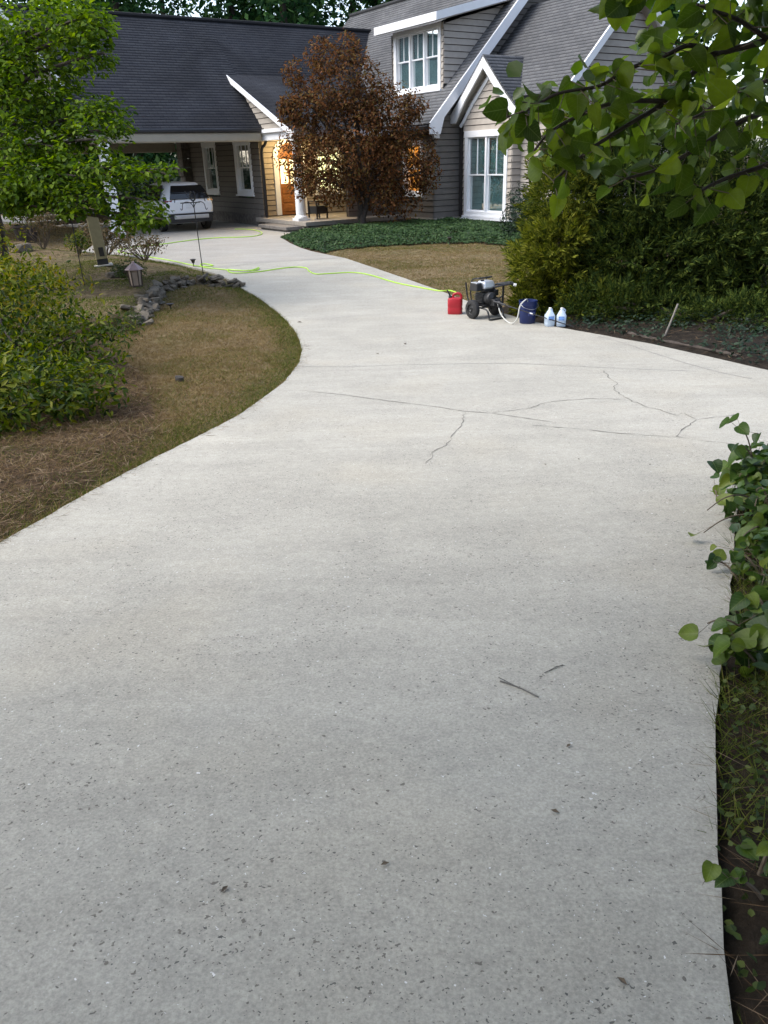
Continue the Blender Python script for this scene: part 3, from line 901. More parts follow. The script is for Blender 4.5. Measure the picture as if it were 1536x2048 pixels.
# far gable end of the wing and its posts
for b_, a_ in ((-5.75, -.47), (-12.0, -.47)):
    m = MB(); m.box((b_, a_, 1.80), (.34, .22, 2.9)); m.box((b_, a_, .45), (.50, .36, .26)); m.build('carport_post', M['trim'], house, bevel=.01)
m = MB(); m.box((-6.2, 8.25, 3.3), (12, .24, .42)); m.build('beam', M['beam'], house, bevel=.03)
# wall of the carport with two windows
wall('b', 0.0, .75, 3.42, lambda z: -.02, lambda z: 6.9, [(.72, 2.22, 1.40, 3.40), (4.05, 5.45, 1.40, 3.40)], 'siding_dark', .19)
m = MB(); m.box((.035, 3.44, .55), (.17, 6.9, .40)); fnd = m.build('foundation', M['stone_base'], house)
window('b', 0.0, .72, 2.22, 1.43, 3.38, .17, 1, 2, curtain='curtain_dim')
window('b', 0.0, 4.05, 5.45, 1.43, 3.38, .17, 1, 2, curtain='curtain_dim')
m = MB()
for k in range(9):
    m.box((-.12 - .03 * (k % 2), 7.25 + .03 * ((k * 7) % 3), .53 + .35 * k), (.55 - .05 * ((k * 5) % 3), .62, .34))
m.build('stone_pier', M['stone_base'], house, bevel=.02)

# -- porch between the wing and the main block
wall('a', .40, .68, 3.45, lambda z: .0, lambda z: 4.05, [lambda z: ((.74, 2.0) if z < 2.75 else ((1.37 - math.sqrt(max(0, .63 ** 2 - (z - 2.75) ** 2)), 1.37 + math.sqrt(max(0, .63 ** 2 - (z - 2.75) ** 2))) if z < 3.38 else None)), (2.5, 3.72, 1.35, 3.05)], 'siding_porch', .19)
m = MB()
def arch_pt(r, t): return (1.37 + r * math.cos(t), 2.75 + r * math.sin(t))
inner = [(1.37 + .46, .68)] + [arch_pt(.46, math.pi * k / 14) for k in range(15)] + [(1.37 - .46, .68)]
outer = [(1.37 + .66, .68)] + [arch_pt(.66, math.pi * k / 14) for k in range(15)] + [(1.37 - .66, .68)]
for i in range(len(inner) - 1):
    q = [inner[i], outer[i], outer[i + 1], inner[i + 1]]
    m.add([(u, .33, z) for u, z in q] + [(u, .47, z) for u, z in q], [(0, 1, 2, 3), (7, 6, 5, 4), (0, 4, 5, 1), (1, 5, 6, 2), (2, 6, 7, 3), (3, 7, 4, 0)])
door = m.build('door', M['trim'], house)
m = MB()
m.prism([(1.37 + .46, .68), (1.37 + .46, 2.75)] + [arch_pt(.46, math.pi * k / 10) for k in range(1, 10)] + [(1.37 - .46, 2.75), (1.37 - .46, .68)], lambda u, z: (u, .44, z), lambda u, z: (u, .49, z))
m.build('door_leaf', M['door_wood'], door)
for zc, hh in ((.92, .26), (1.25, .26), (1.58, .26)):
    m = MB(); m.box((1.37, .435, zc), (.66, .03, hh)); m.build('door_panel', M['door_wood'], door, bevel=.012)
for dx in (-.2, .2):
    m = MB(); m.box((1.37 + dx, .432, 2.22), (.30, .02, .86)); m.build('pane', M['lit_cream'], door)
m = MB(); m.lathe([(.0, -.02), (.03, -.015), (.03, .015), (0, .02)], (1.74, .40, 1.62), 10); m.build('handle', M['steel'], door, smooth=True)
window('a', .40, 2.5, 3.72, 1.38, 3.02, .13, 2, 1, glow='lit_cream')
# porch floor, steps, column, beams, shed roof
m = MB(); m.box((1.9, -1.66, .58), (4.25, 4.0, .14)); m.build('porch_floor', M['porch_floor'], house, bevel=.015)
m = MB(); m.box((1.95, -1.66, .40), (4.15, 3.86, .22)); m.build('porch_base', M['stone_base'], house)
for k in range(14):
    m = MB(); m.box((-.18, -3.35 + k * .22, .42), (.07, .20, .14 + .03 * (k % 3))); m.build('stone', M['slate'], fnd, bevel=.012)
m = MB(); m.box((-.55, -2.3, .46), (.62, 2.2, .11)); m.build('step', M['slate'], house, bevel=.02)
m = MB(); m.box((-.52, -2.3, .37), (.50, 2.1, .10)); m.build('step', M['stone_base'], house)
def column(b_, a_):
    m = MB(); m.box((b_, a_, .69), (.46, .46, .09)); m.lathe([(.225, .735), (.235, .77), (.215, .80), (.175, .83), (.172, 1.7), (.150, 3.05), (.19, 3.08), (.20, 3.14), (.17, 3.18)], (b_, a_, 0), 28)
    m.box((b_, a_, 3.22), (.42, .42, .08)); return m.build('column', M['trim'], house, smooth=True)
column(.10, -2.75)
m = MB(); m.box((.06, -1.55, 3.38), (.22, 2.55, .24)); m.box((.02, -1.55, 3.56), (.34, 2.6, .12)); m.build('beam', M['trim'], house, bevel=.01)
m = MB(); m.box((2.1, -2.93, 3.38), (4.1, .22, .24)); m.build('beam', M['trim'], house, bevel=.01)
m = MB(); m.box((2.05, -1.2, 3.53), (3.9, 3.3, .04)); m.build('ceiling', M['soffit'], house)
SL = (5.50 - 3.60) / (1.55 + 2.95)
roof('roof', (-.28, -3.30, 5.50 - SL * 4.85), (5.3, -3.30, 5.50 - SL * 4.85), (-.28, 1.55, 5.50), (5.3, 1.55, 5.50), M['shingle_dark'], thick=.10)
m = MB()
m.prism([(1.6, 5.50), (-3.3, 5.50 - SL * 4.9 + .0), (-3.3, 5.50 - SL * 4.9 - .20), (-2.95, 5.50 - SL * 4.5 - .20), (1.28, 5.18)], lambda a, z: (-.32, a, z + .015), lambda a, z: (-.27, a, z + .015))
m.build('rake_board', M['trim'], house)
wall('b', -.02, 3.62, 5.1, lambda z: max(-2.5, 1.3 - (5.18 - z) / SL), lambda z: (z - CE_z) / .867 - .5 + .35, [], 'siding', .19)
m = MB(); m.box((2.2, -3.32, 3.40), (5.0, .10, .20)); m.build('fascia', M['trim'], house)

wall('a', -2.72, .66, 3.46, lambda z: 2.05, lambda z: 4.04, [], 'siding_dark', .19)  # wall added to keep the porch lamp off the main block's face

# -- main block: slope z = b facing the drive court, gable end at a = -5.25
E_b = 3.55
roof('roof', (E_b, -5.65, E_b), (E_b, 7.2, E_b), (8.6, -5.65, 8.6), (8.6, 7.2, 8.6), M['shingle_grey'])
roof('roof', (13.6, 7.2, 3.6), (13.6, -5.65, 3.6), (8.6, 7.2, 8.6), (8.6, -5.65, 8.6), M['shingle_grey'])
m = MB(); m.tube([(8.6, -5.65, 8.63), (8.6, 7.2, 8.63)], .09, 8); m.build('ridge_cap', M['shingle_grey'], house)
rake_board('rake_board', [(E_b, E_b + .03), (8.6, 8.63)], -5.70, .30, .06, flare=.24)
rake_board('rake_board', [(13.6, 3.63), (8.6, 8.63)], -5.70, .30, .06)
m = MB(); m.prism([(E_b + .12, 3.46), (8.6, 8.52), (8.6, 8.40), (E_b + .25, 3.46)], lambda u, z: (u, -5.64, z), lambda u, z: (u, -5.2, z)); m.build('soffit', M['soffit'], house)
m = MB(); m.box((4.05 + .02, -5.3, 3.35), (.24, .18, .42), taper=.8); m.build('corner_bracket', M['trim'], house)
m = MB(); m.box((E_b + .03, .6, 3.45), (.10, 12.4, .16)); m.build('gutter', M['gutter'], house, bevel=.03)
m = MB(); m.box((3.85, .6, 3.42), (.42, 12.4, .06)); m.build('soffit', M['soffit'], house)
LW = (-4.62, -3.45, 1.30, 3.10)
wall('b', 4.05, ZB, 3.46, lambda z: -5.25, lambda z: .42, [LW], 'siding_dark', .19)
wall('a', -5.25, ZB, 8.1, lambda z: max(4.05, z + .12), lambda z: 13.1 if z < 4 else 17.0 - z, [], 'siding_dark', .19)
m = MB(); m.box((4.03, -2.42, ZB - .03), (.06, 5.75, .05)); m.box((4.6, -5.27, ZB - .03), (1.2, .06, .05)); m.build('drip_board', M['siding'], house)
m = MB(); m.box((4.14, -2.42, .42), (.12, 5.6, .34)); m.box((8.6, -5.16, .42), (9.0, .12, .34)); m.build('foundation', M['gutter'], house)
window('b', 4.05, -4.62, -3.45, 1.32, 3.10, .12, 1, 1, glow='lit_orange')
# -- shed dormer on that slope
wall('b', 4.66, 4.50, 6.62, lambda z: -4.98, lambda z: -2.02, [(-4.84, -2.12, 4.62, 6.66)], 'siding', .19)
wall('a', -4.98, 4.62, 7.9, lambda z: max(4.66, 4.66 + (z - 6.58) / .255) if z > 6.58 else 4.66, lambda z: z + .02, [], 'siding', .19)
wall('a', -2.02, 4.62, 7.9, lambda z: max(4.66, 4.66 + (z - 6.58) / .255) if z > 6.58 else 4.66, lambda z: z + .02, [], 'siding', .19, boards=False)
window('b', 4.66, -4.86, -2.10, 4.66, 6.62, .15, 3, 1, rail=.52)
dz = .245
roof('roof', (4.12, -5.32, 6.80), (4.12, -1.70, 6.80), (9.0, -5.32, 6.80 + dz * 4.88), (9.0, -1.70, 6.80 + dz * 4.88), M['shingle_grey'], thick=.06)
m = MB(); m.box((4.10, -3.51, 6.69), (.06, 3.66, .24)); m.build('fascia', M['trim'], house)
m = MB(); m.prism([(4.07, 6.81), (9.0, 6.81 + dz * 4.93), (9.0, 6.57 + dz * 4.93), (4.07, 6.57)], lambda u, z: (u, -5.36, z), lambda u, z: (u, -5.30, z)); m.build('rake_board', M['trim'], house)
m = MB(); m.prism([(4.13, 6.60), (9.0, 6.60 + dz * 4.87), (9.0, 6.55 + dz * 4.87), (4.13, 6.55)], lambda u, z: (u, -5.30, z), lambda u, z: (u, -1.72, z)); m.build('soffit', M['soffit'], house)

# -- second block, nearer: roof z = b - 1, gable end facing the lawn at a = -9.7
S_b = 5.22
AP = 8.25
roof('roof', (S_b, -10.05, S_b - 1.0), (S_b, -5.22, S_b - 1.0), (AP, -10.05, AP - 1.0), (AP, -5.22, AP - 1.0), M['shingle_grey'])
roof('roof', (2 * AP - S_b, -5.22, S_b - 1.0), (2 * AP - S_b, -10.05, S_b - 1.0), (AP, -5.22, AP - 1.0), (AP, -10.05, AP - 1.0), M['shingle_grey'])
rake_board('rake_board', [(S_b, S_b - .97), (AP, AP - .97)], -10.10, .20, .06)
rake_board('rake_board', [(2 * AP - S_b, S_b - .97), (AP, AP - .97)], -10.10, .20, .06)
m = MB(); m.prism([(AP, AP - 1.08), (2 * AP - S_b - .1, S_b - 1.0), (2 * AP - S_b - .4, S_b - 1.0), (AP, AP - 1.30)], lambda u, z: (u, -10.04, z), lambda u, z: (u, -9.65, z)); m.build('soffit', M['soffit'], house)
wall('a', -9.70, ZB, 7.0, lambda z: max(5.45, z + 1.12), lambda z: min(2 * AP - 5.45, 2 * AP - 1.12 - z), [], 'siding', .19)
wall('b', 5.45, ZB, 4.2, lambda z: -9.70, lambda z: -8.1, [], 'siding', .19)
# -- bay with its own steep gable
BC, BW = -6.85, 1.23
BWIN = (-7.90, -5.72, .66, 3.33)
bay_hi = lambda z: BC + (BW if z < 3.75 else BW * (1 - ((z - 3.75) / 1.35) ** 1.25))
bay_lo = lambda z: 2 * BC - bay_hi(z)
wall('b', 5.06, ZB, 5.05, bay_lo, bay_hi, [BWIN], 'siding', .19)
wall('a', BC - BW, ZB, 3.9, lambda z: 5.06, lambda z: 5.5, [], 'siding', .19)
wall('a', BC + BW + .12, ZB, 3.9, lambda z: 5.06, lambda z: 5.5, [], 'siding', .19, boards=False)
window('b', 5.06, BWIN[0], BWIN[1], BWIN[2], BWIN[3], .155, 2, 1, rail=.50, head=.20)
m = MB(); m.box((5.02, -6.9, ZB - .03), (.16, 2.6, .06)); m.build('drip_board', M['trim'], house)
F_b = 4.74
apex = (BC - .06, 5.46)
prof = [(BC + 1.70, 3.58), (BC + 1.62, 3.86), (BC + 1.05, 4.36), apex]
prof_r = [(2 * (BC - .06) - u, z) for u, z in prof]
for pr, sg in ((prof, 1), (prof_r, -1)):
    inn = [(apex[0], apex[1] - .36), (pr[2][0] - sg * .24, pr[2][1] - .12), (pr[1][0] - sg * .38, pr[1][1] - .14), (pr[0][0] - sg * .36, pr[0][1])]
    pol = pr + inn
    m = MB(); m.prism(pol if sg > 0 else pol[::-1], lambda u, z: (F_b, u, z), lambda u, z: (F_b + .06, u, z)); m.build('rake_board', M['trim'], house)
    inn2 = [(u + sg * .0, z) for u, z in inn]
    m = MB()
    sh = [(apex[0], apex[1] - .30), (pr[2][0] - sg * .12, pr[2][1] - .10), (pr[1][0] - sg * .22, pr[1][1] - .12), (pr[0][0] - sg * .14, pr[0][1] + .02)]
    sh2 = [(u, z - .06) for u, z in sh]
    for i in range(3):
        q = [sh[i], sh[i + 1], sh2[i + 1], sh2[i]]
        m.add([(F_b + .05, u, z) for u, z in q] + [(5.07, u, z) for u, z in q], [(0, 1, 2, 3), (7, 6, 5, 4), (0, 4, 5, 1), (1, 5, 6, 2), (2, 6, 7, 3), (3, 7, 4, 0)])
    m.build('soffit', M['soffit'], house)
    # trim against the wall, following the curve
    tw = [(u - sg * .12, z - .10) for u, z in sh]; tw2 = [(u - sg * .10, z - .06) for u, z in tw]
    m = MB()
    for i in range(3):
        q = [tw[i], tw[i + 1], tw2[i + 1], tw2[i]]
        m.add([(5.00, u, z) for u, z in q] + [(5.045, u, z) for u, z in q], [(0, 1, 2, 3), (7, 6, 5, 4), (0, 4, 5, 1), (1, 5, 6, 2), (2, 6, 7, 3), (3, 7, 4, 0)])
    m.build('gable_trim', M['trim'], house)
    for i in range(3):
        (u0, z0), (u1, z1) = pr[i], pr[i + 1]
        e = (F_b, u0, z0 + .015), (6.9, u0, z0 + .015); r_ = (F_b, u1, z1 + .015), (6.9, u1, z1 + .015)
        roof('roof', e[0], e[1], r_[0], r_[1], M['shingle_grey'], thick=.05)
# -- a gabled wing behind the left tree
m = MB(); GL = [(-9.6, 4.6), (-6.9, 4.6), (-6.9, 5.2), (-8.25, 7.0), (-9.6, 5.2)]
m.prism(GL, lambda u, z: (u, -.2, z), lambda u, z: (u, 3.8, z)); m.build('wall', M['siding'], house)
for s in (-1, 1):
    roof('roof', (-8.25 + s * 1.6, -.45, 4.95), (-8.25 + s * 1.6, 3.8, 4.95), (-8.25, -.45, 7.08), (-8.25, 3.8, 7.08), M['shingle_dark'], thick=.08)
    m = MB(); q = [(-8.25 + s * 1.6, 4.95), (-8.25, 7.08), (-8.25, 6.84), (-8.25 + s * 1.6, 4.71)]
    m.prism(q if s > 0 else q[::-1], lambda u, z: (u, -.50, z), lambda u, z: (u, -.45, z)); m.build('rake_board', M['trim'], house)

# porch lamp (the photograph shows the porch lit warm)
lamp = empty('ceiling_lamp', (0, 0, 0), 0, 'small lit lamp under the porch ceiling behind the red maple', 'lamp')
lamp.location = (*H2W(1.3, -.75), 3.36)
m = MB(); m.lathe([(.02, .14), (.10, .13), (.12, .08), (.12, .07)], (0, 0, 0), 16); m.build('lamp_base', M['dark_bronze'], lamp, smooth=True)
m = MB(); m.lathe([(.001, -.10), (.06, -.08), (.09, -.02), (.09, .06), (.05, .07)], (0, 0, 0), 16); m.build('globe', M['bulb'], lamp, smooth=True)
pl = bpy.data.lights.new('porch_light', 'POINT'); pl.energy = 44; pl.color = (1, .72, .34); pl.shadow_soft_size = .12
plo = bpy.data.objects.new('porch_light', pl); COL.objects.link(plo); plo.parent = lamp; plo.location = (0, 0, -.22)

# ------------------------------------------------------------------ things on the drive
def D(x, y): return float(g(y))

# petrol can
can = empty('fuel_can', (1.36, 14.0, D(0, 14.0)), math.radians(-12), 'red plastic fuel can with black spout standing left of the pressure washer', 'fuel can')
def can_ring(w, d, z, n=2.6, k=20):
    out = []
    for i in range(k):
        t = 2 * math.pi * i / k; c, s = math.cos(t), math.sin(t)
        out.append((w * math.copysign(abs(c) ** (2 / n), c), d * math.copysign(abs(s) ** (2 / n), s), z))
    return out
m = MB()
levels = [(.118, .100, .0), (.126, .107, .012), (.127, .108, .10), (.122, .104, .115), (.127, .108, .13), (.127, .108, .245), (.118, .100, .268), (.095, .080, .278)]
for w, d, z in levels: m.v.extend(can_ring(w, d, z, 5))
for i in range(len(levels) - 1):
    for k in range(20): m.f.append((i * 20 + k, i * 20 + (k + 1) % 20, (i + 1) * 20 + (k + 1) % 20, (i + 1) * 20 + k))
m.f.append(tuple(range(20))[::-1]); m.f.append(tuple(range((len(levels) - 1) * 20, len(levels) * 20)))
m.build('body', M['red_plastic'], can, smooth=True)
m = MB(); m.prism([(-.05, .262), (.105, .262), (.118, .285), (.118, .318), (.085, .352), (-.015, .352), (-.05, .318)], lambda u, z: (u, -.05, z), lambda u, z: (u, -.035, z))
m2 = MB(); m2.tube(smooth_path([(-.035, 0, .262), (-.03, 0, .325), (.02, 0, .347), (.075, 0, .342), (.108, 0, .30), (.108, 0, .262)], 5), .022, 10); m2.build('handle', M['red_plastic'], can, smooth=True)
m = MB(); m.lathe([(.034, 0), (.034, .03), (.026, .034)], (-.085, 0, .272), 14); m.tube([(-.088, 0, .295), (-.108, 0, .345), (-.145, 0, .405)], [.018, .016, .011], 10); m.build('spout', M['black_plastic'], can, smooth=True)

# pressure washer; local x to the right in the photograph's sense, y away, z up
pw = empty('pressure_washer', (1.82, 13.62, D(0, 13.6)), 0, 'black petrol pressure washer on two wheels beside the red fuel can', 'pressure washer')
AXV = Vector((.84, .54, 0)).normalized()
FWV = Vector((.54, -.84, 0))
def wheel(c):
    c = Vector(c)
    Mx = Matrix((AXV.cross(Vector((0, 0, 1))), Vector((0, 0, 1)), -AXV)).transposed()
    ty = MB(); ty.lathe([(.085, -.045), (.132, -.046), (.150, -.034), (.156, -.012), (.156, .012), (.150, .034), (.132, .046), (.085, .045), (.085, -.045)], tuple(c), 28, Mx.to_3x3(), caps=False)
    w = ty.build('wheel', M['rubber'], pw, smooth=True)
    rm = MB(); rm.lathe([(.001, .03), (.03, .05), (.034, .028), (.078, .02), (.087, .034), (.087, -.034), (.001, -.03)], tuple(c), 24, Mx.to_3x3(), caps=False)
    rm.build('rim', M['engine'], w, smooth=True)
wl = Vector((-.215, -.14, .156)); wr = wl + AXV * .50
wheel(wl); wheel(wr)
m = MB(); m.tube([wl, wr], .011, 8); m.build('axle', M['steel'], pw)
ctr = (wl + wr) / 2
def L(ax, fw, z): 
    q = ctr + AXV * ax + FWV * fw; return (q.x, q.y, z)
fr = MB()
for s in (-.16, .16):
    fr.tube(smooth_path([L(s, -.30, .56), L(s, -.24, .30), L(s, -.12, .19), L(s, .10, .18), L(s, .27, .16), L(s, .33, .05), L(s, .33, .018)], 5), .014, 8)
fr.tube(smooth_path([L(-.16, .33, .02), L(-.14, .37, .018), L(.14, .37, .018), L(.16, .33, .02)], 4), .014, 8)
fr.tube([L(-.16, .10, .18), L(.16, .10, .18)], .012, 8); fr.tube([L(-.16, -.12, .19), L(.16, -.12, .19)], .012, 8)
for s in (-.16, .16):
    fr.tube(smooth_path([L(s, -.12, .19), L(s, -.17, .42), L(s, -.14, .60), L(s * .9, -.06, .645)], 5), .012, 8)
fr.tube(smooth_path([L(-.145, -.06, .645), L(-.13, .03, .655), L(.13, .03, .655), L(.145, -.06, .645)], 4), .013, 8)
fr.build('frame', M['black_metal'], pw, smooth=True)
RM = Matrix((AXV, -FWV, Vector((0, 0, 1)))).transposed()
m = MB(); m.box(L(0, .03, .215), (.30, .30, .03), RM); m.build('base_plate', M['black_metal'], pw, bevel=.005)
m = MB(); m.box(L(-.01, .0, .32), (.20, .20, .18), RM); m.lathe([(.085, -.07), (.10, -.05), (.10, .05), (.085, .07)], L(.0, .13, .32), 18, (RM @ Matrix.Rotation(math.pi / 2, 3, 'X'))); 
for k in range(6): m.box(L(-.115, .0, .26 + k * .024), (.05, .20, .010), RM)
m.box(L(.12, -.02, .34), (.08, .14, .14), RM)
m.build('engine', M['engine'], pw, bevel=.008)
m = MB(); m.lathe([(.10, 0), (.105, .02), (.095, .05), (.05, .065), (.03, .075)], L(.0, .16, .33), 20, RM @ Matrix.Rotation(math.pi / 2, 3, 'X')); m.build('recoil_starter', M['black_plastic'], pw, smooth=True)
m = MB(); m.box(L(-.165, -.02, .515), (.135, .20, .13), RM, .9); m.build('air_filter_cover', M['black_plastic'], pw, bevel=.018)
m = MB(); m.box(L(-.165, -.02, .583), (.11, .16, .012), RM); m.build('cover_top', M['silver'], pw, bevel=.01)
m = MB(); m.box(L(.045, -.02, .535), (.27, .24, .13), RM, .80); m.build('fuel_tank', M['silver'], pw, bevel=.03)
m = MB(); m.box(L(.045, -.02, .455), (.25, .22, .04), RM); m.build('tank_tray', M['black_plastic'], pw, bevel=.008)
m = MB(); m.lathe([(.03, 0), (.033, .018), (.02, .025)], L(-.03, -.02, .597), 14); m.build('fuel_cap', M['black_plastic'], pw, smooth=True)
m = MB(); m.box(L(.17, .05, .40), (.09, .16, .10), RM); m.build('muffler', M['black_metal'], pw, bevel=.015)
m = MB(); m.box(L(.04, .24, .27), (.15, .12, .11), RM); m.lathe([(.035, 0), (.035, .08)], L(.04, .30, .27), 12, RM @ Matrix.Rotation(math.pi / 2, 3, 'X')); m.build('pump', M['engine'], pw, bevel=.01)
m = MB(); m.lathe([(.012, 0), (.016, .03), (.012, .05)], L(.04, .40, .25), 10, RM @ Matrix.Rotation(math.pi / 2, 3, 'X')); m.build('hose_fitting', M['steel'], pw, smooth=True)
# push handle swung out to the right, with a grip
m = MB(); m.tube(smooth_path([(.13, -.05, .49), (.26, -.07, .52), (.42, -.08, .545), (.485, -.08, .535)], 5), .016, 8); m.tube(smooth_path([(.16, .16, .50), (.30, .14, .53), (.44, .10, .55), (.485, .0, .545), (.487, -.08, .535)], 5), .015, 8)
m.box((.33, .03, .535), (.22, .16, .022)); m.build('handle', M['black_metal'], pw, smooth=False)
m = MB(); m.tube([(.475, -.09, .535), (.52, -.09, .525)], [.024, .026], 12); m.build('grip', M['white_plastic'], pw, smooth=True)
m = MB(); m.tube([(.33, .06, .53), (.325, .05, .30), (.315, .03, .20)], .019, 8); m.tube([(.325, .05, .34), (.19, .05, .24)], .012, 8); m.build('handle_post', M['black_metal'], pw, smooth=True)
# bucket
bk = empty('bucket', (2.45, 12.97, D(0, 12.97)), math.radians(20), 'dark blue plastic bucket between the pressure washer and the white jugs', 'bucket')
m = MB(); m.lathe([(.122, .0), (.126, .006), (.131, .12), (.140, .29), (.146, .29), (.148, .305), (.143, .306), (.145, .345), (.150, .347), (.150, .362), (.141, .362), (.138, .33), (.124, .02), (.001, .015)], (0, 0, 0), 36, caps=False); m.f.append(tuple(range(36))[::-1]); m.build('body', M['blue_plastic'], bk, smooth=True)
m = MB(); m.tube(smooth_path([(-.15, 0, .335), (-.13, -.10, .27), (0, -.158, .235), (.13, -.10, .27), (.15, 0, .335)], 6), .0035, 6); m.build('wire_handle', M['steel'], bk)
for s in (-1, 1):
    m = MB(); m.lathe([(.016, 0), (.016, .012)], (s * .147, 0, .335), 10, Matrix.Rotation(math.pi / 2 * s, 3, 'Y')); m.build('handle_ear', M['blue_plastic'], bk)
m = MB()
for i in range(9):
    t0 = -math.pi / 2 - .46 + i * .10
    t1 = t0 + .10
    r0, r1 = .1375, .1405
    m.add([(r0 * math.cos(t0), r0 * math.sin(t0), .135), (r0 * math.cos(t1), r0 * math.sin(t1), .135), (r1 * math.cos(t1), r1 * math.sin(t1), .20), (r1 * math.cos(t0), r1 * math.sin(t0), .20)], [(0, 1, 2, 3)])
def faded_label():
    mm, nt, b = new_mat('faded_print')
    f = ramp(nt, noise(nt, 22, 4, .7), [(.46, (.012, .024, .15)), (.62, (.16, .19, .30))]); nt.links.new(f, b.inputs['Base Color']); b.inputs['Roughness'].default_value = .5
    return mm
m.build('label', faded_label(), bk)
# grey suction hose from the washer over the bucket rim
m = MB(); zd = D(0, 12.8)
m.tube(smooth_path([(2.46, 12.98, zd + .20), (2.43, 12.93, zd + .37), (2.37, 12.83, zd + .385), (2.29, 12.80, zd + .30), (2.255, 12.79, zd + .12), (2.20, 12.86, zd + .022), (2.13, 13.0, zd + .02), (2.04, 13.15, zd + .12), (2.0, 13.24, zd + .27)], 7), .011, 8)
tag(m.build('suction_hose', M['hose_grey'], smooth=True), 'thin grey hose looping from the pressure washer into the blue bucket', 'hose')
# spray wand leaning from the washer to the ground by the jugs
wd = empty('spray_wand', (3.1, 12.42, D(0, 12.4)), 0, 'long thin spray wand slanting from the pressure washer past the blue bucket', 'spray wand')
m = MB(); m.tube([(-1.16, .62, .335), (-.66, .30, .20), (-.02, .0, .022)], .009, 8); m.build('lance', M['black_metal'], wd, smooth=True)
m = MB(); m.tube([(-1.20, .645, .345), (-1.02, .53, .30)], .017, 10); m.tube([(-1.13, .60, .325), (-1.12, .58, .25)], .012, 8); m.build('grip', M['black_plastic'], wd, smooth=True)
m = MB(); m.tube([(-.66, .30, .20), (-.62, .275, .19)], .014, 8); m.build('coupling', M['steel'], wd)
# two jugs
def jug(name_label):
    j = empty('jug', (0, 0, 0), 0, name_label, 'jug', 'pair of translucent gallon jugs by the bucket')
    m = MB(); k = 16
    lv = [(.066, .0, 4), (.072, .008, 4), (.074, .05, 4), (.073, .095, 4), (.076, .10, 4), (.076, .165, 4), (.066, .185, 3), (.040, .235, 2.2), (.022, .262, 2), (.021, .275, 2)]
    for w, z, n in lv: m.v.extend(can_ring(w, w, z, n, k))
    for i in range(len(lv) - 1):
        for q in range(k): m.f.append((i * k + q, i * k + (q + 1) % k, (i + 1) * k + (q + 1) % k, (i + 1) * k + q))
    m.f.append(tuple(range(k))[::-1]); m.f.append(tuple(range((len(lv) - 1) * k, len(lv) * k)))
    m.build('body', M['jug'], j, smooth=True)
    m = MB(); m.lathe([(.024, .268), (.024, .285), (.020, .288)], (0, 0, 0), 14); m.build('cap', M['white_plastic'], j, smooth=True)
    m = MB(); m.tube(smooth_path([(.045, .045, .20), (.055, .055, .235), (.035, .035, .262), (.015, .015, .262)], 4), .010, 8); m.build('handle', M['jug'], j, smooth=True)
    m = MB(); m.prism([(-.045, .102), (.045, .102), (.045, .162), (-.045, .162)], lambda u, z: (u, -.0775, z), lambda u, z: (u, -.0755, z)); m.build('label', M['jug_label'], j)
    return j
j1_ = jug('white translucent jug closer to the blue bucket'); j1_.location = (2.75, 12.66, D(0, 12.66)); j1_.rotation_euler.z = .15
j2_ = copy_tree(j1_); j2_['label'] = 'white translucent jug farther from the blue bucket, by the shrub'; j2_.location = (2.93, 12.62, D(0, 12.62)); j2_.rotation_euler.z = -.2

# garden hose
hp = HOSE[::1] + [(-4.75, 20.95), (-5.6, 21.95), (-6.6, 22.95), (-7.55, 24.0), (-7.3, 24.9)] + HOSE2
zz = lambda x, y: D(x, y) + .013
pts = [(x, y, zz(x, y) + (.012 if 11 <= i <= 26 and i % 2 else 0)) for i, (x, y) in enumerate(hp)]
pts = [(1.62, 16.0, zz(0, 16.0)), (1.55, 16.25, zz(0, 16.2))] + pts
m = MB(); m.tube(smooth_path(pts, 5), .0135, 6)
tag(m.build('garden_hose', M['hose_green'], smooth=True), 'bright lime green garden hose snaking across the concrete drive', 'hose')

# twig, needles and leaf crumbs on the concrete
def twig(name, pts, r, mat, label, cat, group=None, forks=()):
    m = MB(); P = [(x, y, D(x, y) + r + .002) for x, y in pts]
    m.tube(smooth_path(P, 4), r, 6)
    for f in forks: m.tube([(x, y, D(x, y) + r + .004) for x, y in f], r * .6, 5)
    return tag(m.build(name, mat, smooth=True), label, cat, group)
twig('twig', TWIG, .0028, M['twig_grey'], 'thin grey twig lying alone in the middle of the concrete', 'twig', forks=[[(.48, 2.46), (.43, 2.52)]])
twig('pine_needles', NEEDLE, .0016, M['twig_grey'], 'small bundle of dry pine needles just beyond the grey twig', 'pine needles', forks=[[(.63, 2.556), (.672, 2.578)], [(.665, 2.59), (.71, 2.60)]])
for i, (x, y) in enumerate(DEBRIS):
    m = MB(); r = random.Random(i); s = r.uniform(.018, .032) * (1.6 if y > 9 else .55); a = r.uniform(0, 6.28)
    c, sn = math.cos(a) * s, math.sin(a) * s
    z0 = D(x, y) + .004
    m.add([(x - c, y - sn, z0), (x + sn * .5, y - c * .5, z0 + s * .35), (x + c, y + sn, z0 + .002), (x - sn * .5, y + c * .5, z0 + s * .3), (x, y, z0 + s * .08)], [(0, 1, 4), (1, 2, 4), (2, 3, 4), (3, 0, 4)])
    tag(m.build('leaf_crumb', M['twig']), 'tiny dark scrap of leaf litter lying on the pale concrete', 'leaf litter', 'leaf scraps scattered on the drive')

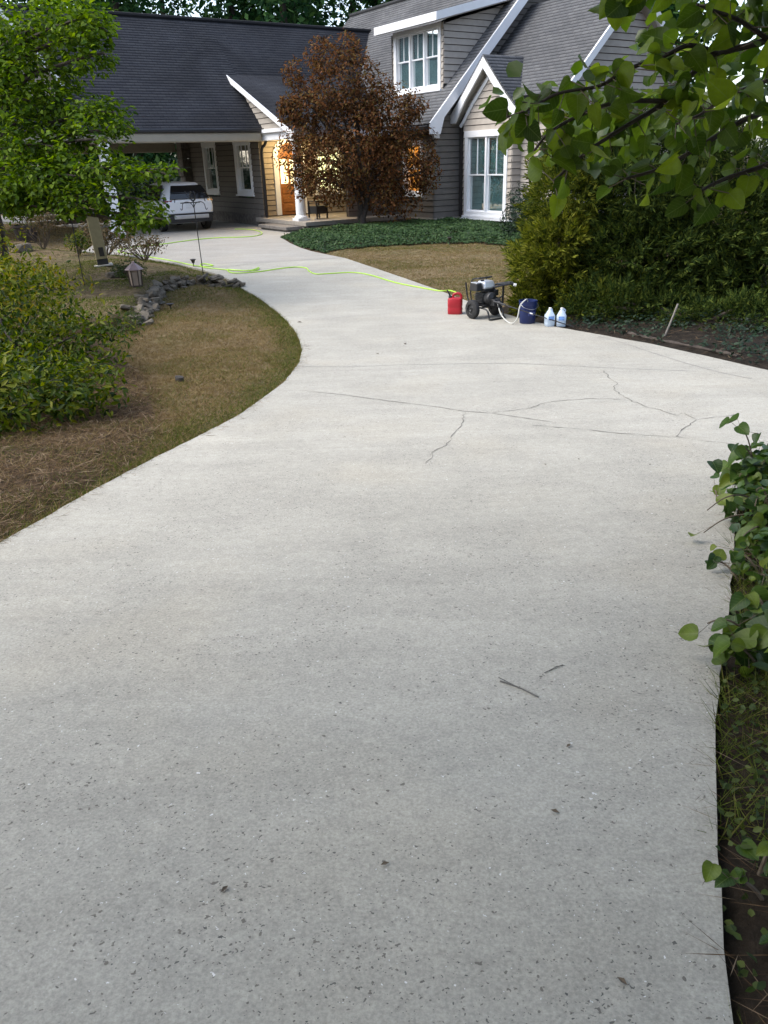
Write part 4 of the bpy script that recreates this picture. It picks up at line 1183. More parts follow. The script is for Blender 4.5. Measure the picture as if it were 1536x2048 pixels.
# ------------------------------------------------------------------ the car under the carport
def carpt(b, a, z=0): return (*H2W(b, a), .35 + z)
car = empty('parked_car', carpt(-2.88, 2.25), HA, 'white compact SUV parked tail outwards under the carport', 'car')
Lc = 2.25
st = [  # y, z bottom, half width at sill, at waist, belt z, roof z, roof half width, hood flag
    (-2.27, .52, .70, .80, .98, 1.02, .62), (-2.20, .34, .82, .90, 1.04, 1.30, .60), (-1.98, .26, .86, .925, 1.05, 1.56, .60), (-1.55, .24, .87, .93, 1.03, 1.635, .60),
    (-.6, .22, .88, .93, 1.00, 1.665, .60), (.4, .22, .88, .93, .98, 1.62, .58), (.95, .22, .88, .925, .97, 1.38, .60), (1.35, .22, .87, .92, .96, 1.03, .70), (1.9, .26, .84, .90, .88, .93, .66), (2.2, .36, .72, .80, .70, .76, .56), (2.27, .50, .62, .66, .60, .64, .5)]
m = MB(); k = 14
for (y, zb, ws, ww, zt, zr, wr_) in st:
    half = [(0, zb), (ws * .6, zb), (ws, zb + .05), (ww, (zb + zt) / 2 + .02), (ww * .985, zt), (wr_ * .98, zr - .035), (wr_ * .75, zr), (0, zr + .012)]
    ring = half + [(-x, z) for x, z in half[-2:0:-1]]
    k = len(ring)
    m.v.extend([(x, y, z) for x, z in ring])
for i in range(len(st) - 1):
    for q in range(k): m.f.append((i * k + q, i * k + (q + 1) % k, (i + 1) * k + (q + 1) % k, (i + 1) * k + q))
m.f.append(tuple(range(k))); m.f.append(tuple(range((len(st) - 1) * k, len(st) * k))[::-1])
body = m.build('body', M['car_white'], car, smooth=True)
bs = body.modifiers.new('sub', 'SUBSURF'); bs.levels = bs.render_levels = 2
def quadp(mb, q, t=.02, n=(0, -1, 0)):
    n = Vector(n)
    q = [Vector(p) for p in q]
    mb.hexa([tuple(p) for p in q], [tuple(p + n * t) for p in q]); return mb
m = MB(); quadp(m, [(-.74, -2.255, 1.08), (.74, -2.255, 1.08), (.68, -2.205, 1.28), (-.68, -2.205, 1.28)], .035, (0, -.95, .2)); quadp(m, [(-.68, -2.205, 1.28), (.68, -2.205, 1.28), (.56, -1.99, 1.52), (-.56, -1.99, 1.52)], .045, (0, -.85, .5)); m.build('rear_window', M['car_glass'], car, bevel=.02)
m = MB(); quadp(m, [(-.50, -1.92, 1.535), (.50, -1.92, 1.535), (.48, -1.70, 1.60), (-.48, -1.70, 1.60)], .035, (0, -.5, .85)); m.build('spoiler', M['car_white'], car, bevel=.015)
for s in (-1, 1):
    m = MB(); pts_ = [(s * .54, -2.24, .98), (s * .93, -2.06, .96), (s * .90, -2.02, 1.12), (s * .50, -2.20, 1.13)]
    if s < 0: pts_ = pts_[::-1]
    quadp(m, pts_, .05, (s * .35, -.93, .1)); m.build('tail_light', M['car_black'], car, bevel=.015)
    m = MB(); pts_ = [(s * .66, -2.225, 1.01), (s * .88, -2.12, 1.00), (s * .87, -2.10, 1.05), (s * .64, -2.215, 1.06)]
    if s < 0: pts_ = pts_[::-1]
    quadp(m, pts_, .055, (s * .35, -.93, .1)); m.build('tail_lens', M['tail_red'], car)
    # side glass
    for (y0, y1, t0, t1) in ((-1.70, -1.02, -1.50, -1.02), (-.94, -.10, -.94, -.10), (-.02, .98, -.02, .52)):
        m = MB(); pts_ = [(s * .925, y0, 1.06), (s * .925, y1, 1.04), (s * .655, t1, 1.55), (s * .655, t0, 1.55)]
        if s > 0: pts_ = pts_[::-1]
        quadp(m, pts_, .012, (s * .85, 0, .5)); m.build('side_window', M['car_glass'], car)
    for yy in (-1.45, 1.42):
        for nm, rr, w_, mt in (('wheel', .345, .11, 'rubber'),):
            ty = MB(); ty.lathe([(.22, -w_), (.31, -w_), (.335, -w_ * .8), (.345, 0), (.335, w_ * .8), (.31, w_), (.22, w_)], (s * .83, yy, .345), 28, Matrix.Rotation(math.pi / 2, 3, 'Y'), caps=False)
            wo = ty.build('wheel', M['rubber'], car, smooth=True)
            r_ = MB(); r_.lathe([(.02, .06), (.06, .075), (.19, .05), (.225, .09), (.225, -.09), (.02, -.06)], (s * .83, yy, .345), 24, Matrix.Rotation(math.pi / 2 * s, 3, 'Y')); r_.build('rim', M['rim'], wo, smooth=True)
        ar = MB(); ar.tube([(s * .915, yy + .41 * math.cos(t), .345 + .41 * math.sin(t)) for t in np.linspace(-.15, math.pi + .15, 17)], .035, 6); ar.build('wheel_arch', M['car_black'], car, smooth=True)
m = MB(); quadp(m, [(-.82, -2.20, .50), (.82, -2.20, .50), (.86, -2.24, .62), (-.86, -2.24, .62)], .07); m.box((0, -2.2, .42), (1.55, .18, .22)); m.build('bumper', M['car_black'], car, bevel=.02)
m = MB(); m.box((0, -2.28, .50), (1.30, .06, .14)); m.build('skid_plate', M['car_silver'], car, bevel=.025)
m = MB(); m.box((0, -2.300, .635), (1.62, .02, .03)); m.build('bumper_strip', M['silver'], car, bevel=.006)
m = MB(); m.box((0, -2.268, .86), (.34, .02, .15)); m.build('licence_plate', M['plate'], car, bevel=.006)
m = MB(); m.box((0, -2.262, .965), (.74, .03, .03)); m.build('tailgate_strip', M['car_black'], car, bevel=.006)
m = MB(); m.lathe([(.05, 0), (.045, .012), (.01, .014)], (0, -2.25, 1.045), 18, Matrix.Rotation(math.pi / 2, 3, 'X')); m.build('badge', M['silver'], car)

# ------------------------------------------------------------------ garden pieces in the bed
# dry-stacked stone edging
sw = empty('stone_wall', (-4.2, 16.8, .0), 0, 'low dry stacked wall of grey stones edging the raised bed', 'stone wall')
def stone_mesh(seed):
    import bmesh
    r = random.Random(seed); bm = bmesh.new(); bmesh.ops.create_icosphere(bm, subdivisions=2, radius=1)
    for v in bm.verts:
        n = v.co.normalized()
        k_ = 1 + .22 * math.sin(3.1 * n.x + seed) * math.cos(2.7 * n.y + seed * 2) + r.uniform(-.09, .09)
        v.co = Vector((max(-.8, min(.8, n.x * k_)), max(-.78, min(.78, n.y * k_)), max(-.62, min(.62, n.z * k_))))
    me = bpy.data.meshes.new('stone'); bm.to_mesh(me); bm.free(); me.materials.append(M['rock']); return me
SM = [stone_mesh(i) for i in range(7)]
def line_at(pts, t):
    L_ = [math.hypot(b[0] - a[0], b[1] - a[1]) for a, b in zip(pts[:-1], pts[1:])]
    s = t * sum(L_)
    for (a, b), l in zip(zip(pts[:-1], pts[1:]), L_):
        if s <= l: return (a[0] + (b[0] - a[0]) * s / l, a[1] + (b[1] - a[1]) * s / l)
        s -= l
    return pts[-1]
rs = random.Random(3)
for layer, n in ((0, 54), (1, 46), (2, 30)):
    for i in range(n):
        t = (i + rs.uniform(.2, .8)) / n
        if layer == 2 and not (.05 < t < .80): continue
        x, y = line_at(STONE_LINE, t)
        x += rs.uniform(-.10, .10) - .04 * layer; y += rs.uniform(-.09, .09) + .06 * layer
        o = bpy.data.objects.new('stone', rs.choice(SM)); COL.objects.link(o); o.parent = sw
        sx = rs.uniform(.07, .18); o.scale = (sx, sx * rs.uniform(.5, .9), rs.uniform(.035, .075))
        o.location = (x + 4.2, y - 16.8, float(g(y)) + .03 + layer * .085 + rs.uniform(-.02, .02))
        o.rotation_euler = (rs.uniform(-.6, .6), rs.uniform(-.5, .5), rs.uniform(0, 6.28))
for i in range(34):
    x, y = line_at(STONE_LINE, rs.uniform(.55, 1.0))
    x -= rs.uniform(-.08, .22); y += rs.uniform(-.12, .2)
    o = bpy.data.objects.new('stone', rs.choice(SM)); COL.objects.link(o); o.parent = sw
    sx = rs.uniform(.08, .17); o.scale = (sx, sx * rs.uniform(.5, .9), rs.uniform(.04, .085))
    o.location = (x + 4.2, y - 16.8, gz(x, y) + rs.uniform(.02, .08))
    o.rotation_euler = (rs.uniform(-.7, .7), rs.uniform(-.6, .6), rs.uniform(0, 6.28))
for x, y, sx, sz, lab, mt in ((-3.55, 17.85, .26, .05, 'flat dark slab of stone topping the end of the stone wall', 'rock'), (-4.50, 15.3, .20, .045, 'pale flat stone lying at the left end of the wall', 'rock_pale'), (-9.7, 22.6, .30, .22, 'rounded grey boulder at the back of the bed', 'rock'), (-5.75, 18.05, .34, .12, 'low half buried boulder beside the dark little shrub', 'rock'), (-2.41, 9.23, .085, .06, 'small dark stone alone on the dry lawn', 'rock_dark')):
    o = bpy.data.objects.new('rock', SM[rs.randrange(7)].copy()); o.data.materials.clear(); o.data.materials.append(M[mt]); COL.objects.link(o)
    o.scale = (sx, sx * .75, sz); o.location = (x, y, gz(x, y) + sz * .35 + (.10 if sx == .26 else 0)); o.rotation_euler = (.1, .05, rs.uniform(0, 6))
    tag(o, lab, 'rock')

# copper roofed lantern
lx, ly = -4.86, 16.3
lt = empty('garden_lantern', (lx, ly, gz(lx, ly) - .01), .25, 'garden lantern with a hexagonal copper roof standing in the raised bed', 'lantern')
m = MB(); m.lathe([(.185, .33), (.175, .345), (.06, .44), (.03, .455), (.028, .475), (.012, .49)], (0, 0, 0), 6); m.build('roof', M['copper'], lt)
for i in range(6):
    t = i * math.pi / 3
    m = MB(); m.tube([(.115 * math.cos(t), .115 * math.sin(t), .0), (.135 * math.cos(t), .135 * math.sin(t), .335)], .013, 6); m.build('post', M['lantern_wood'], lt)
    t2 = t + math.pi / 3
    m = MB(); q = [(.108 * math.cos(a_) * .96, .108 * math.sin(a_) * .96, .03) for a_ in (t, t2)] + [(.128 * math.cos(a_) * .96, .128 * math.sin(a_) * .96, .325) for a_ in (t2, t)]
    m.add(q, [(0, 1, 2, 3)]); m.build('glass_panel', M['lantern_glass'], lt)
m = MB(); m.lathe([(.13, .0), (.13, .03)], (0, 0, 0), 6); m.build('base', M['lantern_wood'], lt)

# tan bollard
px_, py_ = -6.46, 19.3
bo = empty('bollard_post', (px_, py_, gz(px_, py_)), .35, 'square tan post with dark foot and grey cap in the bed', 'post')
bo.rotation_euler = (-.02, -.07, .35)
m = MB(); m.box((0, 0, .62), (.26, .26, .96)); m.build('shaft', M['post_tan'], bo, bevel=.01)
m = MB(); m.box((0, 0, .075), (.245, .245, .15)); m.build('foot', M['black_plastic'], bo, bevel=.008)
m = MB(); m.box((0, 0, 1.13), (.31, .31, .07)); m.build('cap', M['post_cap'], bo, bevel=.015)
m = MB(); m.box((.02, -.134, .30), (.11, .012, .20)); m.build('switch_cover', M['dark_bronze'], bo, bevel=.006)
m = MB(); m.box((.0, -.02, -.005), (.42, .40, .03)); m.build('base_slab', M['rock_pale'], bo)

# shepherd hooks
def hook(x, y, kind, label):
    o = empty('shepherd_hook', (x, y, gz(x, y) - .02), 0, label, 'garden hook', 'black iron shepherd hooks in the bed')
    m = MB(); m.tube([(0, 0, 0), (-.03, 0, 1.50), (-.035, 0, 1.66 if kind == 2 else 1.70)], .010, 8); m.build('pole', M['black_metal'], o, smooth=True)
    if kind == 2:
        for s in (-1, 1):
            m = MB(); m.tube(smooth_path([(-.035, 0, 1.50), (-.035 + s * .05, 0, 1.585), (-.035 + s * .15, 0, 1.62), (-.035 + s * .235, 0, 1.58), (-.035 + s * .26, 0, 1.47), (-.035 + s * .285, 0, 1.46), (-.035 + s * .295, 0, 1.49)], 5), .008, 6); m.build('arm', M['black_metal'], o, smooth=True)
        m = MB()
        for s in (-1, 1):
            m.tube(smooth_path([(-.035, 0, 1.63), (-.035 + s * .045, 0, 1.68), (-.035 + s * .05, 0, 1.78), (-.035 + s * .02, 0, 1.83)], 4), .017, 6)
        m.tube(smooth_path([(-.20, 0, 1.84), (-.15, 0, 1.75), (-.10, 0, 1.71), (-.035, 0, 1.70)], 4), .008, 6)
        m.build('finial', M['black_metal'], o, smooth=True)
    else:
        m = MB(); m.tube(smooth_path([(-.035, 0, 1.68), (-.03, 0, 1.80), (.04, 0, 1.88), (.14, 0, 1.87), (.20, 0, 1.78), (.19, 0, 1.70)], 5), .009, 6); m.build('arm', M['black_metal'], o, smooth=True)
    return o
hook(-3.97, 18.55, 2, 'double armed black shepherd hook in front of the white car')
hook(-5.98, 16.5, 1, 'single armed black shepherd hook beside the yellow green bush')

def solar(x, y, label, h=.27):
    o = empty('path_light', (x, y, gz(x, y) - .01), 0, label, 'garden light', 'small dark garden path lights')
    m = MB(); m.tube([(0, 0, 0), (0, 0, h * .72)], .012, 8); m.build('stem', M['dark_bronze'], o)
    m = MB(); m.lathe([(.03, h * .68), (.055, h * .93), (.075, h * .94), (.075, h), (.03, h * 1.03)], (0, 0, 0), 14); m.build('head', M['dark_bronze'], o, smooth=True)
solar(-4.66, 20.75, 'small funnel shaped path light at the back corner of the bed', .30)
solar(2.1, 23.45, 'dark little path light at the edge of the ivy bank', .22)
solar(-3.95, 15.2, 'short dark stub light in front of the stone wall', .12)

# plant pot
pt = empty('plant_pot', (-11.45, 27.2, gz(-11.45, 27.2)), 0, 'dark tapered pot holding a leafy shrub on the far grass', 'plant pot')
m = MB(); m.lathe([(.26, 0), (.27, .02), (.40, .50), (.43, .50), (.43, .56), (.38, .56), (.36, .48), (.001, .47)], (0, 0, 0), 24, caps=False); m.f.append(tuple(range(24))[::-1]); m.build('pot_shell', M['terracotta_dark'], pt, smooth=True)

# stake in the right bank
m = MB(); zs = gz(4.22, 11.5); m.tube([(4.20, 11.5, zs - .05), (4.27, 11.48, zs + .20), (4.335, 11.46, zs + .46)], .014, 7)
tag(m.build('wooden_stake', M['stake'], smooth=True), 'thin weathered stake leaning out of the dark bank', 'stake')
m = MB(); ls = [(3.75, 11.75), (4.05, 11.25), (4.35, 10.6), (4.6, 9.9)]
m.tube(smooth_path([(x, y, gz(x, y) + .015) for x, y in ls], 6), [.022 + .008 * math.sin(i * 1.7) for i in range(19)], 7)
tag(m.build('edging_log', M['bark'], smooth=True), 'long thin log lying along the edge of the dark bank', 'log')
# porch furniture
pf = empty('side_table', (*H2W(.95, -2.45), .655), HA + .2, 'square black metal side table with shelf on the lit porch', 'table')
for sx in (-1, 1):
    for sy in (-1, 1):
        m = MB(); m.box((sx * .24, sy * .22, .29), (.045, .045, .58)); m.build('leg', M['black_metal'], pf)
m = MB(); m.box((0, 0, .595), (.54, .50, .035)); m.build('table_top', M['black_metal'], pf, bevel=.006)
m = MB(); m.box((0, 0, .30), (.46, .42, .26)); m.build('box_shelf', M['black_plastic'], pf, bevel=.01)

# ------------------------------------------------------------------ vegetation
def norm(v): return v / (np.linalg.norm(v, axis=1, keepdims=True) + 1e-9)

def leaves(name, P, Dv, Nv, L, W, mat, parent=None, shape='leaf'):
    """many small leaves in one mesh. P base points, Dv leaf direction, Nv face normal."""
    n = len(P)
    Dv = norm(Dv); S = norm(np.cross(Dv, Nv)); Nn = np.cross(S, Dv)
    L = np.broadcast_to(L, (n,))[:, None]; W = np.broadcast_to(W, (n,))[:, None]
    if shape == 'leaf':
        fold = .22
        v = [P, P + Dv * L * .35 + S * W * .5 + Nn * W * fold * .5, P + Dv * L * .72 + S * W * .36 + Nn * W * fold * .4, P + Dv * L - Nn * L * .08,
             P + Dv * L * .72 - S * W * .36 + Nn * W * fold * .4, P + Dv * L * .35 - S * W * .5 + Nn * W * fold * .5]
        V = np.stack(v, 1).reshape(-1, 3)
        b = np.arange(n)[:, None] * 6
        F = np.concatenate([b + np.array([[0, 1, 2, 3]]), b + np.array([[0, 3, 4, 5]])], 1).reshape(-1)
        C = np.full(2 * n, 4)
    elif shape == 'diamond':
        V = np.stack([P, P + Dv * L * .45 + S * W * .5, P + Dv * L, P + Dv * L * .45 - S * W * .5], 1).reshape(-1, 3)
        b = np.arange(n)[:, None] * 4
        F = (b + np.array([[0, 1, 2, 3]])).reshape(-1); C = np.full(n, 4)
    else:   # blade
        V = np.stack([P - S * W * .5, P + S * W * .5, P + Dv * L], 1).reshape(-1, 3)
        F = np.arange(3 * n); C = np.full(n, 3)
    return np_mesh(name, V, F, C, mat, parent)

def lobe_points(lobes, n, r, shell=.5, lump=.25, lumps=2.2, zmin=None):
    lobes = np.array(lobes, float)
    vol = (lobes[:, 3] * lobes[:, 4] * lobes[:, 5]) ** (2 / 3)
    idx = r.choice(len(lobes), n, p=vol / vol.sum())
    d = norm(r.normal(size=(n, 3)))
    rad = 1 - shell * r.random(n) ** 1.6
    c = lobes[idx, :3]; s = lobes[idx, 3:6]
    P = c + d * s * rad[:, None]
    k = (vnoise(P, lumps) - .5) * 2 * lump + (vnoise(P, lumps * 2.7) - .5) * lump
    P = P + d * s * k[:, None]
    # thin holes through the crown
    keep = vnoise(P, lumps * 1.3 + .3) > .30
    if zmin is not None: keep &= P[:, 2] > zmin
    O = norm(d / s)
    return P[keep], O[keep]

def broad(name, lobes, n, L, W, mat, parent, seed, droop=.3, up=.6, shell=.5, lump=.25, lumps=2.2, out=.6, jit=.8, zmin=None, shape='leaf'):
    r = np.random.default_rng(seed)
    P, O = lobe_points(lobes, n, r, shell, lump, lumps, zmin)
    n = len(P)
    Nv = norm(O * out + np.array([0, 0, up]) + r.normal(size=(n, 3)) * jit * .6)
    T = O * .9 + r.normal(size=(n, 3)) * jit
    T[:, 2] -= droop
    T = T - Nv * (T * Nv).sum(1, keepdims=True)
    s = r.uniform(.65, 1.25, n)
    return leaves(name, P, T, Nv, L * s, W * s, mat, parent, shape)

def trunk(name, base, tops, r0, mat, parent, r1=.02, wob=.12, seed=1, sub=4):
    m = MB(); rr = random.Random(seed)
    base = Vector(base)
    for t in tops:
        t = Vector(t); n = 5
        pts = []
        for i in range(n + 1):
            q = base.lerp(t, i / n)
            w = math.sin(math.pi * i / n) * wob * (t - base).length
            q = q + Vector((rr.uniform(-w, w), rr.uniform(-w, w), abs(w) * .4)) if 0 < i < n else q
            pts.append(q)
        sp = smooth_path(pts, sub)
        m.tube(sp, [r0 * (1 - j / (len(sp) - 1)) ** .8 + r1 * (j / (len(sp) - 1)) for j in range(len(sp))], 7)
    return m.build(name, mat, parent, smooth=True)

# -- left dogwood, layered tiers of drooping leaves
tr = empty('dogwood_tree', (-7.6, 16.8, gz(-7.6, 16.8)), 0, 'broad green dogwood with drooping leafy tiers over the raised bed', 'tree')
bx_, by_, bz_ = tr.location
loc = lambda L_: [(l[0] - bx_, l[1] - by_, l[2] - bz_) + tuple(l[3:6]) for l in L_]
trunk('trunk', (0, 0, -.1), [(-.3, .3, 3.2)], .16, M['bark'], tr, .07, .03)
m = MB()
for i, l in enumerate(loc(DOGWOOD)):
    c = Vector(l[:3]); z0 = max(1.5, c.z * .75)
    m.tube(smooth_path([(-.1, .1, z0), (c.x * .45, c.y * .45 + .1, z0 + (c.z - z0) * .6 + .1), tuple(c), (c.x + l[3] * .7, c.y - l[4] * .3, c.z - .05)], 4), [.055 - .0036 * q for q in range(13)], 6)
m.build('limb', M['bark'], tr, smooth=True)
broad('crown', loc(DOGWOOD), 25000, .108, .066, G['dogwood'], tr, 21, droop=.55, up=.9, shell=.75, lump=.32, lumps=1.6, out=.35)

# -- yellow green azalea in the near left
AZ = [(-4.95, 9.6, .82, 1.20, 1.5, .70), (-5.9, 10.8, 1.0, 1.2, 1.4, .78), (-3.75, 9.75, .50, .62, .9, .40), (-4.9, 8.6, .72, 1.0, .9, .55), (-5.1, 11.0, .85, .8, .9, .50), (-6.6, 9.4, 1.0, 1.2, 1.4, .75), (-4.3, 10.4, .45, .6, .7, .38)]
AZ2 = [(-3.62, 7.45, .58, .80, .72, .36), (-3.05, 7.75, .47, .42, .5, .24), (-4.4, 7.4, .62, .8, .8, .45), (-3.9, 6.95, .48, .55, .45, .26)]
sh = empty('azalea_bush', (-4.8, 9.6, gz(-4.8, 9.6)), 0, 'large yellow green bush behind the low leafy one on the left', 'bush')
def rel(o, L_): return [(l[0] - o.location.x, l[1] - o.location.y, l[2] - o.location.z + (.0)) + tuple(l[3:6]) for l in L_]
trunk('stems', (0, 0, 0), [(-.8, .2, .9), (.7, -.2, .8), (.2, .9, 1.0), (-.3, -.9, .8), (1.0, .3, .5), (.1, 0, 1.2)], .03, M['bark'], sh, .006)
broad('foliage', rel(sh, AZ), 17000, .080, .032, G['azalea'], sh, 31, droop=-.7, up=.25, shell=.45, lump=.34, lumps=2.6, jit=.9)
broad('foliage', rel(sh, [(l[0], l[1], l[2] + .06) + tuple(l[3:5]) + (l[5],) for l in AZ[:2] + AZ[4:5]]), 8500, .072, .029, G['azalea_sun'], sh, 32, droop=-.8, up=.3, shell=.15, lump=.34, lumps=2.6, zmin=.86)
sh2 = empty('azalea_bush', (-3.7, 7.35, gz(-3.7, 7.35)), 0, 'low glossy green bush spreading over the pine straw in front of the larger one', 'bush')
trunk('stems', (0, 0, 0), [(-.5, .1, .5), (.5, .2, .4), (.2, -.3, .4), (-.3, -.3, .5)], .022, M['bark'], sh2, .006)
broad('foliage', rel(sh2, AZ2), 6500, .085, .034, G['azalea'], sh2, 33, droop=-.5, up=.5, shell=.5, lump=.45, lumps=3.0, jit=.9)

# -- red Japanese maple
mp_ = empty('maple_tree', (-.40, 28.31, .36), 0, 'reddish brown ornamental maple in front of the porch', 'tree')
trunk('trunk', (0, 0, -.05), [(-.35, 0, 1.9), (.15, .1, 2.0)], .11, M['bark'], mp_, .06, .05)
m = MB()
for l in rel(mp_, MAPLE):
    c = Vector(l[:3]); 
    m.tube(smooth_path([(-.1, 0, 1.1), (c.x * .4, c.y * .4, 1.1 + (c.z - 1.1) * .5), tuple(c), (c.x * 1.1, c.y, c.z + l[5] * .6)], 4), [.05 - .0034 * q for q in range(13)], 5)
m.build('limb', M['bark'], mp_, smooth=True)
broad('crown', rel(mp_, MAPLE), 28000, .115, .054, G['maple'], mp_, 41, droop=.35, up=.4, shell=.62, lump=.30, lumps=1.7, jit=.9)

# -- evergreens along the right bank, feathery sprays
def sprays(name, lobes, n, mat, parent, seed, size=.20, shell=.35, lump=.28, lumps=2.0, k=9, up=.25):
    r = np.random.default_rng(seed)
    P, O = lobe_points(lobes, n, r, shell, lump, lumps)
    n = len(P)
    T = norm(O + r.normal(size=(n, 3)) * .45 + np.array([0, 0, up]))
    Nv = norm(np.cross(T, r.normal(size=(n, 3))))
    S = np.cross(T, Nv)
    sz = size * r.uniform(.6, 1.25, n)
    Ps, Ds, Ns, Ls, Ws = [], [], [], [], []
    for q in range(k):
        a = (q / (k - 1) - .5) * 1.9
        f = abs(q - (k - 1) / 2) / ((k - 1) / 2)
        base = P + T * (sz * (.55 - .55 * f))[:, None]
        d = T * math.cos(a) + S * math.sin(a) + r.normal(size=(n, 3)) * .18
        d[:, 2] -= .18 * f
        Ps.append(base); Ds.append(d); Ns.append(Nv + r.normal(size=(n, 3)) * .35); Ls.append(sz * (.62 - .22 * f)); Ws.append(sz * .12)
    return leaves(name, np.concatenate(Ps), np.concatenate(Ds), np.concatenate(Ns), np.concatenate(Ls), np.concatenate(Ws), mat, parent, 'diamond')

def evergreen(loc_, lobes, n, mat, label, seed, **kw):
    o = empty('evergreen_shrub', (loc_[0], loc_[1], gz(loc_[0], loc_[1])), 0, label, 'shrub')
    z = o.location.z
    tops = [(l[0] - loc_[0], l[1] - loc_[1], l[2] - z + l[5] * .4) for l in lobes]
    trunk('trunk', (0, 0, -.05), tops, .05, M['bark'], o, .01, .05, seed)
    sprays('foliage', rel(o, lobes), n, G[mat], o, seed, **kw)
    return o
eg = evergreen((3.35, 14.4), [CONIFER_GOLD[i] for i in (1, 3, 5)], 3600, 'gold', 'yellow green feathery evergreen nearest the pressure washer', 51)
sprays('foliage', rel(eg, [CONIFER_GOLD[i] for i in (0, 2, 4)]), 4600, G['midconifer'], eg, 57)
evergreen((4.5, 14.1), CONIFER_GREEN[:3], 7600, 'conifer', 'dark green feathery evergreen between the yellow one and the bank', 52)
evergreen((5.5, 14.2), CONIFER_GREEN[3:] + [(4.2, 15.3, 1.9, 1.0, .9, 1.1), (5.3, 14.8, 2.2, 1.0, 1.0, .9)], 6500, 'conifer', 'tall dark evergreen under the overhanging branch, second from the edge', 53)
evergreen((6.6, 13.6), CONIFER_DARK[:3], 7000, 'conifer', 'broad dark evergreen at the far right edge of the bank', 54)
evergreen((5.2, 12.4), CONIFER_DARK[3:] + [(4.7, 12.5, .1, .6, .5, .36), (4.0, 12.9, .16, .6, .5, .34), (5.4, 12.0, .15, .7, .5, .36), (3.5, 13.1, .12, .5, .4, .28)], 4200, 'conifer', 'low dark evergreen spreading at the foot of the bank', 55, size=.15)

# -- dark shrub by the bay
ds = empty('holly_shrub', (4.35, 24.3, gz(4.35, 24.3)), 0, 'dark rounded shrub against the bay window corner', 'shrub')
trunk('stems', (0, 0, 0), [(0, 0, .9), (.3, -.2, .7), (-.2, -.3, .4)], .03, M['bark'], ds)
broad('foliage', rel(ds, DARKSHRUB), 6500, .085, .045, G['dark'], ds, 61, shell=.4)

# -- ivy bank in front of the house
def in_poly_points(poly, n, r):
    xs = [p[0] for p in poly]; ys = [p[1] for p in poly]
    X = r.uniform(min(xs), max(xs), n); Y = r.uniform(min(ys), max(ys), n)
    k = inside(X, Y, poly)
    return X[k], Y[k]
IVY = IVY_FRONT + [H2W(5.4, -9.4), H2W(5.0, -8.2), H2W(5.0, -5.6), H2W(4.0, -5.2), H2W(3.9, -3.9), H2W(-.25, -3.75), (-2.8, 27.5)]
r = np.random.default_rng(71)
X, Y = in_poly_points(IVY, 120000, r)
ed = pdist(X, Y, IVY, True)
hgt = (.07 + .15 * sst(ed / .9)) * (.55 + .9 * vnoise(np.stack([X, Y, X * 0], 1), 1.6))
keep = r.random(len(X)) < .75
X, Y, hgt = X[keep], Y[keep], hgt[keep]
Z = g2(X, Y) + hgt * (.6 + .4 * r.random(len(X)))
n = len(X)
Nv = norm(np.stack([r.normal(size=n) * .5, r.normal(size=n) * .5 - .35, np.full(n, .9)], 1))
T = np.stack([r.normal(size=n), r.normal(size=n) - .3, r.normal(size=n) * .3 - .2], 1)
o = leaves('ivy_ground_cover', np.stack([X, Y, Z], 1), T, Nv, .075 * r.uniform(.6, 1.2, n), .06 * r.uniform(.7, 1.1, n), G['ivy'], None, 'diamond')
tag(o, kind='stuff')

# -- turf: dry grass on both lawns, greener along the rims
def turf(name, poly, n, mat, seed, hmin, hmax, w, dens=None, flat=.8):
    r = np.random.default_rng(seed)
    X, Y = in_poly_points(poly, n, r)
    ok = ~on_drive(X, Y)
    X, Y = X[ok], Y[ok]
    if dens is not None:
        k = r.random(len(X)) < dens(X, Y); X, Y = X[k], Y[k]
    n = len(X)
    Z = g2(X, Y) - .005
    T = np.stack([r.normal(size=n) * flat, r.normal(size=n) * flat, np.full(n, .55)], 1)
    o = leaves(name, np.stack([X, Y, Z], 1), T, norm(r.normal(size=(n, 3)) + .01), r.uniform(hmin, hmax, n), w * r.uniform(.7, 1.3, n), mat, None, 'blade')
    return tag(o, kind='stuff')
near_w = lambda X, Y: np.clip(1.25 - (Y - 4) / 16, .35, 1)
turf('dry_grass', LAWN_LEFT, 210000, G['dry_grass'], 81, .03, .075, .007, lambda X, Y: near_w(X, Y) * (.35 + .65 * sst((pdist(X, Y, LEFT_EDGE)) / .5)))
rimd = lambda X, Y: np.clip(sst(1 - (pdist(X, Y, LEFT_EDGE) - .05) / .55), 0, 1) * .8 + .22 * (vnoise(np.stack([X, Y, X * 0], 1), 1.5) > .58)
MUL = [(-2.35, 4.0), (-2.2, 4.95), (-2.0, 5.7), (-1.65, 6.8), (-1.9, 7.6), (-2.5, 8.8), (-3.1, 10.2), (-4.2, 10.5), (-5, 7), (-4.6, 3.5)]
turf('green_grass', MUL, 60000, G['green_grass'], 87, .04, .10, .005, lambda X, Y: np.clip(sst(1 - (pdist(X, Y, LEFT_EDGE) - .05) / .5) * .9 + (vnoise(np.stack([X, Y, X * 0], 1), 1.8) > .66) * .35, 0, 1))
turf('dry_grass', MUL, 40000, G['dry_grass'], 88, .04, .10, .005, lambda X, Y: (vnoise(np.stack([X, Y, X * 0], 1), 1.3) > .5) * .8 + .08)
turf('green_grass', LAWN_LEFT, 190000, G['green_grass'], 82, .035, .10, .006, rimd)
turf('dry_grass', LAWN_RIGHT, 120000, G['dry_grass'], 83, .03, .06, .010, lambda X, Y: .35 + .6 * vnoise(np.stack([X, Y, X * 0], 1), .8))
turf('green_grass', LAWN_RIGHT, 70000, G['green_grass'], 84, .03, .06, .009, lambda X, Y: np.clip((vnoise(np.stack([X, Y, X * 0], 1), .7) - .36) * 4, .10, .95))
BEDTOP = [p for p in BED]
